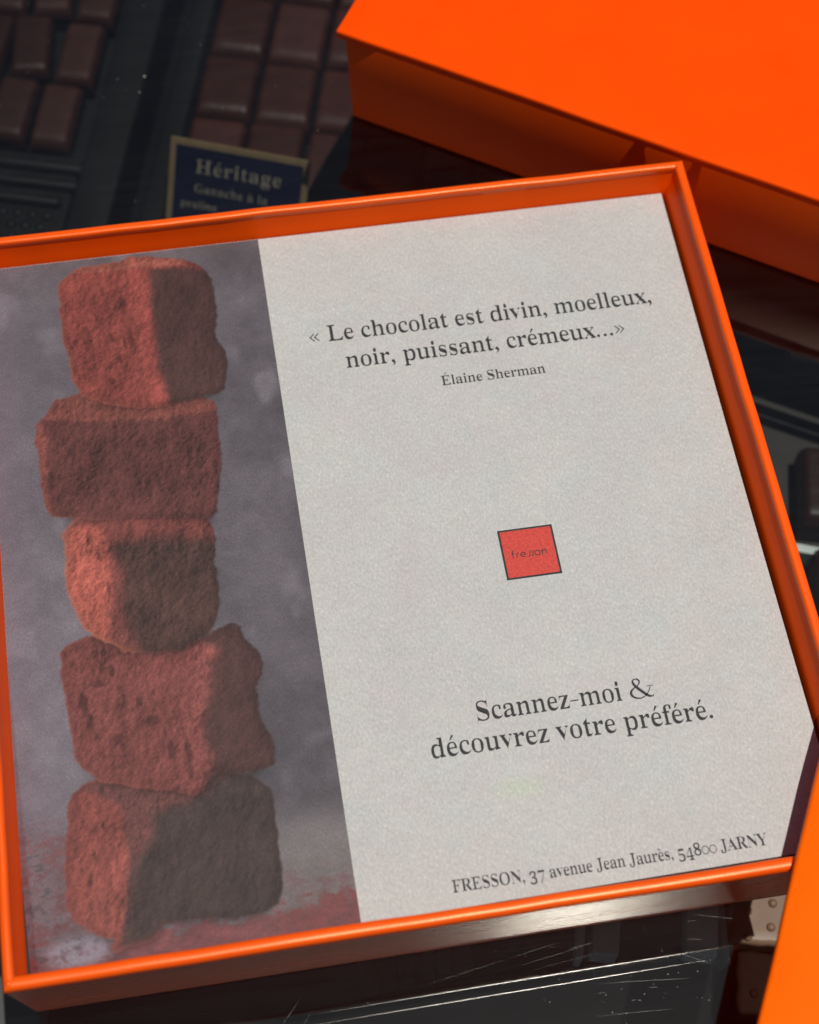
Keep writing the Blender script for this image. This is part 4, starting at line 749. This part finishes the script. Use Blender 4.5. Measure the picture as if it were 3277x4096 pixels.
o = link(bpy.data.objects.new('emblem_text', me)); o.parent = logo

# ------------------------------------------------------------------ the closed orange box behind
def frame_uv(origin, ang):
    u = Vector((math.cos(ang), math.sin(ang))); v = Vector((-math.sin(ang), math.cos(ang)))
    return lambda a, b_, z: Vector((origin[0] + u.x * a + v.x * b_, origin[1] + u.y * a + v.y * b_, z))

def closed_box(name, origin, ang, size, sizey, ztop, inset_x0, inset_y0, inset_x1, inset_y1, base_extra, mats, label):
    r = thing(name, (origin[0], origin[1], Z_GLASS), ang)
    th = 3.0
    # lid plate, edges slightly rounded and not perfectly straight
    bm = box_bm(0, size, 0, sizey, ztop - th - Z_GLASS, ztop - Z_GLASS, 0.75, 3)
    bmesh.ops.subdivide_edges(bm, edges=[e for e in bm.edges if e.calc_length() > 50], cuts=24, use_grid_fill=True)
    rs = np.random.RandomState(int(size) + len(name)); ph = rs.uniform(0, 6, 4)
    for v in bm.verts:
        if v.co.y < 1.0: v.co.y += 0.16 * math.sin(v.co.x * .05 + ph[0]) + .05 * math.sin(v.co.x * .19 + ph[1])
        if v.co.x < 1.0: v.co.x += 0.16 * math.sin(v.co.y * .05 + ph[2]) + .05 * math.sin(v.co.y * .17 + ph[3])
    p = obj_bm('lid_plate', bm, mats[0], r); smooth_angle(p, 50)
    # body: four walls leaning a touch
    bx = bmesh.new()
    z0, z1 = 0.12, ztop - th - 0.3 - Z_GLASS
    e = base_extra
    lo = [(inset_x0 + e[0], inset_y0 + e[1]), (size - inset_x1, inset_y0 + e[1]), (size - inset_x1, sizey - inset_y1), (inset_x0 + e[0], sizey - inset_y1)]
    hi = [(inset_x0, inset_y0), (size - inset_x1, inset_y0), (size - inset_x1, sizey - inset_y1), (inset_x0, sizey - inset_y1)]
    vl = [bx.verts.new((x, y, z0)) for x, y in lo]; vh = [bx.verts.new((x, y, z1)) for x, y in hi]
    bx.faces.new(vl[::-1]); bx.faces.new(vh)
    for i in range(4): bx.faces.new((vl[i], vl[(i + 1) % 4], vh[(i + 1) % 4], vh[i]))
    bmesh.ops.bevel(bx, geom=bx.edges[:], offset=0.9, segments=3, profile=.5, affect='EDGES')
    b_ = obj_bm('box_body', bx, mats[1], r); smooth_angle(b_, 50)
    tag(r, label, 'box')
    return r, b_
A_LID = math.radians(-32.8)
r1, body1 = closed_box('gift_box', (0.1, 141.8), A_LID, 196, 196, 10.0, 2.1, 1.1, 2, 2, (2.6, -0.6), (M_OR_LID, M_OR), 'closed orange box with an overhanging lid, standing behind the open box')
# wrapped paper edge along the visible corner of the body
# ------------------------------------------------------------------ the orange lid lying over the near right corner
A_FL = math.radians(61.7 - 90)
ex = Vector((math.cos(math.radians(61.7)), math.sin(math.radians(61.7))))
corner = Vector((76.9, -94.5)) + ex * 32 - ex * 113          # lower left corner of the plate
lid = thing('box_lid', (corner.x, corner.y, 8.7), math.radians(61.7 - 90))
tag(lid, 'narrow orange lid flap lying across the near right corner of the open box', 'box lid')
bm = box_bm(0, 18.0, 0, 113, 0, 2.6, 0.8, 3)
bmesh.ops.subdivide_edges(bm, edges=[e for e in bm.edges if e.calc_length() > 50], cuts=24, use_grid_fill=True)
for v in bm.verts:
    if v.co.x < 1.0: v.co.x += 0.35 * math.sin(v.co.y * .045 + 1.2) + .06 * math.sin(v.co.y * .21)
p = obj_bm('flap_panel', bm, M_OR_FLAP, lid); smooth_angle(p, 50)
bm = box_bm(15.5, 17.8, 0.2, 80, -10, -0.15, 0.7, 3)
p = obj_bm('flap_wall', bm, M_OR, lid); smooth_angle(p, 50)

# ------------------------------------------------------------------ display case contents
AT = math.radians(-16.5)
def choc_mesh(name, L, W, H, mat, dome=0.5, fr=4.4):
    """rounded rectangular bonbon, soft rounded shoulder towards the front"""
    bm = bmesh.new()
    nx, ny = 14, 18
    def hgt(a, b_):
        # a,b in -1..1 ; superellipse shoulder
        ex_ = 1 - max(0, abs(a) * L / 2 - (L / 2 - 1.6)) ** 2 / 1.6 ** 2
        eb = fr if b_ < 0 else 1.6
        ey_ = 1 - max(0, abs(b_) * W / 2 - (W / 2 - eb)) ** 2 / eb ** 2
        return H * (0.55 + 0.45 * math.sqrt(max(0, ex_)) * math.sqrt(max(0, ey_))) - dome * (a * a + b_ * b_) * .5
    def warp(t, n_): 
        s = t / n_ * 2 - 1
        return math.copysign(1 - (1 - abs(s)) ** 1.7, s)
    g = [[bm.verts.new((warp(i, nx) * L / 2, warp(j, ny) * W / 2, hgt(warp(i, nx), warp(j, ny)))) for i in range(nx + 1)] for j in range(ny + 1)]
    for j in range(ny):
        for i in range(nx): bm.faces.new((g[j][i], g[j][i + 1], g[j + 1][i + 1], g[j + 1][i]))
    ring = [g[0][i] for i in range(nx + 1)] + [g[j][nx] for j in range(1, ny + 1)] + [g[ny][i] for i in range(nx - 1, -1, -1)] + [g[j][0] for j in range(ny - 1, 0, -1)]
    low = [bm.verts.new((v.co.x, v.co.y, 0)) for v in ring]
    for i in range(len(ring)):
        k = (i + 1) % len(ring)
        bm.faces.new((ring[i], low[i], low[k], ring[k]))
    bm.faces.new(low[::-1])
    bmesh.ops.recalc_face_normals(bm, faces=bm.faces[:])
    bm.transform(Matrix.Scale(MM, 4))
    me = bpy.data.meshes.new(name); bm.to_mesh(me); bm.free(); me.materials.append(mat)
    for p in me.polygons: p.use_smooth = True
    return me
def uv2(u, v):   # tray frame -> world mm
    return (u * math.cos(AT) - v * math.sin(AT), u * math.sin(AT) + v * math.cos(AT))
ORD = ['first', 'second', 'third', 'fourth', 'fifth', 'sixth', 'seventh', 'eighth']
def put(me, name, u, v, z, label, group, cat='chocolate', rz=0.0, tilt=0.0):
    o = bpy.data.objects.new(name, me); x, y = uv2(u, v)
    o.location = (x * MM, y * MM, z * MM); o.rotation_euler = (tilt, 0, AT + rz)
    tag(o, label, cat, group)
    return link(o)

def tray(name, u0, u1, v0, v1, ztop, rimw, depth, mat, label, ang=AT, chamfer=0.0):
    r = thing(name, (0, 0, -102), ang)
    bm = bmesh.new()
    zt = ztop + 102; zi = zt - depth
    def loop(a, z, c):
        x0, x1, y0, y1 = u0 + a, u1 - a, v0 + a, v1 - a
        c = max(.6, c)
        return [bm.verts.new(p) for p in ((x0 + c, y0, z), (x1 - c, y0, z), (x1, y0 + c, z), (x1, y1 - c, z), (x1 - c, y1, z), (x0 + c, y1, z), (x0, y1 - c, z), (x0, y0 + c, z))]
    ls = [loop(-1.2, .1, chamfer), loop(-0.4, zt - 1.2, chamfer), loop(0.3, zt - .25, chamfer), loop(1.3, zt, chamfer), loop(rimw - 1.2, zt, chamfer * .7), loop(rimw - .2, zt - .5, chamfer * .7), loop(rimw + .8, zt - 3, chamfer * .6), loop(rimw + 2.2, zi, chamfer * .6)]
    for a, b_ in zip(ls, ls[1:]):
        for i in range(8): bm.faces.new((a[i], a[(i + 1) % 8], b_[(i + 1) % 8], b_[i]))
    bm.faces.new(ls[-1]); bm.faces.new(ls[0][::-1])
    o = obj_bm('tray_shell', bm, mat, r); smooth_angle(o, 30)
    tag(r, label, 'tray')
    return r

def tray_bar(r, name, u0, u1, v, w, ztop, mat, h=5):
    bm = box_bm(u0, u1, v - w / 2, v + w / 2, ztop + 102 - h, ztop + 102, w * .45, 4)
    o = obj_bm(name, bm, mat, r, smooth=True)
    return o

t1 = tray('plastic_tray', -104.8, 40, 112, 262, -78.5, 7.0, 12, M_TRAY, 'black plastic tray of square dark chocolates behind the navy card')
t2 = tray('plastic_tray', -225, -115.2, 96, 262, -78.5, 13.0, 12, M_TRAY, 'black plastic tray with ridges and raised dots at the upper left', chamfer=3)
# front deck of that tray, its ridges and raised dots
bm = box_bm(-211, -129.5, 110, 152.5, 8, 20.5, 1.5, 3)
obj_bm('tray_deck', bm, M_TRAY, t2, smooth=False)
for v, u1, w in ((146.0, -127.5, 4.0), (138.6, -127.8, 3.4), (131.4, -132.2, 3.4)):
    tray_bar(t2, 'ridge', -205, u1, v, w, -78.4, M_TRAY)
k = 0
for j in range(5):
    for i in range(9):
        bm = bmesh.new()
        g = bmesh.ops.create_uvsphere(bm, u_segments=14, v_segments=8, radius=1.75)
        u = -136.0 - 4.9 * i - (1.2 if j % 2 else 0); v = 126.6 - 4.7 * j
        for vv in g['verts']: vv.co = Vector((vv.co.x + u, vv.co.y + v, vv.co.z * .6 + 20.6))
        obj_bm('raised_dot', bm, M_TRAY, t2, smooth=True)

me_sq = choc_mesh('square_chocolate', 19.2, 26.6, 10.0, M_CHOC)
rows_v = [(134.0, 'front row'), (162.3, 'second row'), (190.6, 'third row'), (218.9, 'fourth row'), (247.0, 'rear row')]
rr = random.Random(11)
for ri, (v, rname) in enumerate(rows_v):
    for ci in range(6):
        if ri == 4 and ci > 2: continue
        u = -86.6 + 20.35 * ci + (0.012 * (v - 200)) * 0 + rr.uniform(-.25, .25) + (v - 200) * 0.01
        put(me_sq, 'chocolate_square', u, v + rr.uniform(-.6, .6), -90.4 + rr.uniform(-.4, .4),
            'square dark chocolate, %s from the left in the %s behind the navy card' % (ORD[ci], rname), 'square dark chocolates in the tray behind the navy card', rz=rr.uniform(-.03, .03), tilt=rr.uniform(-.03, .03))
me_bar = choc_mesh('narrow_chocolate', 13.4, 26.4, 10.0, M_MILK, .4, 3.0)
for ri, (v, rname) in enumerate([(169.6, 'front row'), (198.2, 'middle row'), (226.9, 'rear row')]):
    for ci in range(4):
        u = -142.6 - 14.9 * ci + ri * 1.6 + rr.uniform(-.3, .3) - (1.8 if ci and ri else 0)
        put(me_bar, 'chocolate_bar', u, v, -90.4 + (1.2 if ci == 1 else 0), 'narrow dark chocolate, %s from the right in the %s of the ridged tray' % (ORD[ci], rname),
            'narrow chocolates in the ridged tray', rz=rr.uniform(-.02, .02) + (0.16 if ci == 1 and ri > 0 else 0), tilt=rr.uniform(-.01, .01))

# the little name card
card = thing('name_card', (0, 0, 0))
tag(card, 'navy card with gold border reading Heritage, standing in front of the square chocolates', 'sign')
ca_ = math.radians(-21.0); ph = math.radians(58)
cu = Vector((math.cos(ca_), math.sin(ca_), 0)); nb = Vector((-math.sin(ca_), math.cos(ca_), 0))
cup = nb * math.cos(ph) + Vector((0, 0, math.sin(ph)))
cn = cu.cross(cup)
CW, CH = 46.0, 31.0
TL = Vector((-50.56, 166.18, -56.00))
BLc = TL - cup * CH
CM = Matrix(((cu.x, cup.x, cn.x, BLc.x), (cu.y, cup.y, cn.y, BLc.y), (cu.z, cup.z, cn.z, BLc.z), (0, 0, 0, 1)))
bm = box_bm(0, CW, 0, CH, -1.0, 0, 0.2, 2); bm.transform(CM); obj_bm('border', bm, M_GOLD, card)
bm = box_bm(2.0, CW - 2.0, 2.0, CH - 2.0, -0.4, 0.12); bm.transform(CM); obj_bm('panel', bm, M_NAVY, card)
text_object('title_text', 'H\u00e9ritage', 6.6, 8.6, 37.5, 20.6, 0.2, M_CREAM, card, CM)
text_object('caption_text', 'Ganache \u00e0 la', 4.0, 8.8, 33.5, 14.0, 0.2, M_CREAM, card, CM)
text_object('caption_text', 'praline', 3.6, 4.6, 17, 8.6, 0.2, M_CREAM, card, CM)
bm = box_bm(14, 29, 0, 1.5, -26, -0.9, .2, 1); bm.transform(CM); obj_bm('foot', bm, M_GOLD, card)

# grey tray and chocolates at the right of the open box
AR = math.radians(-31)
def rt(a, b_, z): 
    return Vector((119 + a * math.cos(AR) - b_ * math.sin(AR), 70 + a * math.sin(AR) + b_ * math.cos(AR), z))
tg = thing('ridged_tray', (119, 70, -102), AR)
tag(tg, 'dark grey ridged plastic tray under the glass to the right of the open box', 'tray')
bm = box_bm(-14, 70, -75, -1.5, 3, 12.5, 1.0, 2); obj_bm('tray_shell', bm, M_TRAYG, tg)
for b0, w, zt_ in ((-0.2, 2.2, -80), (-9.6, 2.2, -82.5), (-12.8, 1.2, -85)):
    bm = box_bm(-14, 60, b0 - w / 2, b0 + w / 2, 2, zt_ + 102, .5, 3); obj_bm('ridge', bm, M_TRAYG if b0 > -12 else M_TRAY, tg, smooth=False)
me_rt = choc_mesh('thick_chocolate', 22, 27, 13.0, M_MILK, .5, 3.6)
for (x, y, rz, lab) in ((136.2, 20.6, math.radians(-14), 'thick dark chocolate on the grey tray at the right edge, above the pale strip'),
                        (131.5, -13.8, math.radians(-14), 'thick dark chocolate at the right edge, below the pale strip')):
    o = bpy.data.objects.new('chocolate_block', me_rt); o.location = (x * MM, y * MM, -89 * MM); o.rotation_euler = (0, 0, rz)
    tag(o, lab, 'chocolate', 'thick chocolates at the right edge'); link(o)
bm = box_bm(-10, 16, -1.4, 1.4, 0, 14, .4, 2)
o = obj_bm('strip_or_highlight', bm, M_GREY, None); o.location = Vector((128, 1.0, -95)) * MM; o.rotation_euler = (0, 0, math.radians(-20))
tag(o, 'pale grey green strip between two thick chocolates at the right edge', 'strip')
bm = box_bm(-4.5, 7, -1.2, 1.2, 0, 10, .4, 2)
o = obj_bm('strip_or_highlight', bm, M_STEEL, None); o.location = Vector((139.5, 69.5, -90)) * MM; o.rotation_euler = (0, 0, math.radians(-22))  # a reflection highlight, put in as a solid pale strip
tag(o, 'reflection highlight made as a short pale strip beneath the closed box', 'strip')

# things in front of the open box, under the glass
me_slab = choc_mesh('thin_slab', 4.7, 17, 11, M_CHOC, .3, 2.0)
for i in range(6):
    x = -27.2 + i * 5.1
    o = bpy.data.objects.new('chocolate_slab', me_slab); o.location = (x * MM, (-97.6 + .2 * i) * MM, -91 * MM); o.rotation_euler = (0, 0, math.radians(3))
    tag(o, 'thin brown chocolate slab on edge, %s from the left in the row below the open box' % ORD[i], 'chocolate', 'thin chocolate slabs in a row below the open box'); link(o)
for (x0, x1, mat, lab) in ((31.6, 33.6, M_GREY, 'thin grey divider strip, leftmost under the glass below the open box'),
                           (36.0, 43.2, M_GREY, 'grey green divider panel in the middle below the open box'),
                           (61.0, 69.4, M_GREY, 'widest grey green divider panel, beside the dotted beige slab')):
    xm = (x0 + x1) / 2; h = (x1 - x0) / 2
    bm = box_bm(-h, h, -14, 14, 0, 9, .5, 2)
    o = obj_bm('divider', bm, mat, None); o.location = Vector((xm + .2, -96.0 - (2.0 if x0 > 50 else -2.0), -88.5)) * MM; o.rotation_euler = (0, 0, math.radians(-16))
    tag(o, lab, 'divider', 'divider panels below the open box')
bm = box_bm(-.9, .9, -8, 8, 0, 9.5, .5, 3)
o = obj_bm('metal_strip', bm, M_STEEL, None, smooth=True); o.location = Vector((68.9, -106.5, -89)) * MM; o.rotation_euler = (0, 0, math.radians(-8))
tag(o, 'shiny narrow strip along the left side of the dotted beige slab', 'strip')

def dotted(name, cx, cy, L, W, H, z, ang, mat, dots, label):
    r = thing(name, (cx, cy, z), ang)
    bm = box_bm(-L / 2, L / 2, -W / 2, W / 2, 0, H, 1.6, 4)
    bmesh.ops.subdivide_edges(bm, edges=[e for e in bm.edges if e.calc_length() > 4], cuts=6, use_grid_fill=True)
    for v in bm.verts:
        v.co.x += .25 * math.sin(v.co.y * .9 + v.co.z * .3); v.co.y += .2 * math.sin(v.co.x * .8)
    o = obj_bm('slab', bm, mat, r); smooth_angle(o, 50)
    for (dx, dy) in dots:
        b2 = bmesh.new(); g = bmesh.ops.create_uvsphere(b2, u_segments=18, v_segments=12, radius=1.25)
        for v in g['verts']: v.co = Vector((v.co.x + dx, v.co.y + dy, v.co.z * .75 + H + .15))
        obj_bm('raised_dot', b2, mat, r, smooth=True)
    tag(r, label, 'chocolate')
    return r
AB = math.radians(-14)
dotted('dotted_chocolate', 81.6, -101.6, 21, 20, 10, -90, AB, M_BEIGE, [(-4.6, -1.3), (-4.6, -8.2), (1.6, -5.2), (2.2, 1.4), (7.2, -8), (7.8, -1.5), (-3.6, 5.4)], 'beige coated slab with shiny raised dots beside the orange lid')
dotted('dotted_chocolate', 80.0, -121.6, 21, 17, 10, -92, AB, M_DULL, [(-.8, 3.0), (6, -1), (-6, -3)], 'brown chocolate slab with a raised dot, in front of the beige dotted slab')
bm = box_bm(-14, 10, -20, 6, 0, 14, 2.2, 4)
o = obj_bm('plastic_holder', bm, M_HOLD, None); o.location = Vector((-120.5, -95, -96)) * MM; o.rotation_euler = (0, 0, math.radians(-25)); smooth_angle(o, 40)
tag(o, 'dark grey plastic holder below the near left corner of the open box', 'holder')
bm = box_bm(-45, 30, -3, 3, 0, 10, 2.5, 5)
o = obj_bm('plastic_rail', bm, M_TRAY, None); o.location = Vector((-70, -108, -94)) * MM; o.rotation_euler = (0, 0, math.radians(-14)); smooth_angle(o, 60)
tag(o, 'glossy black rail under the glass below the near left side of the open box', 'rail')
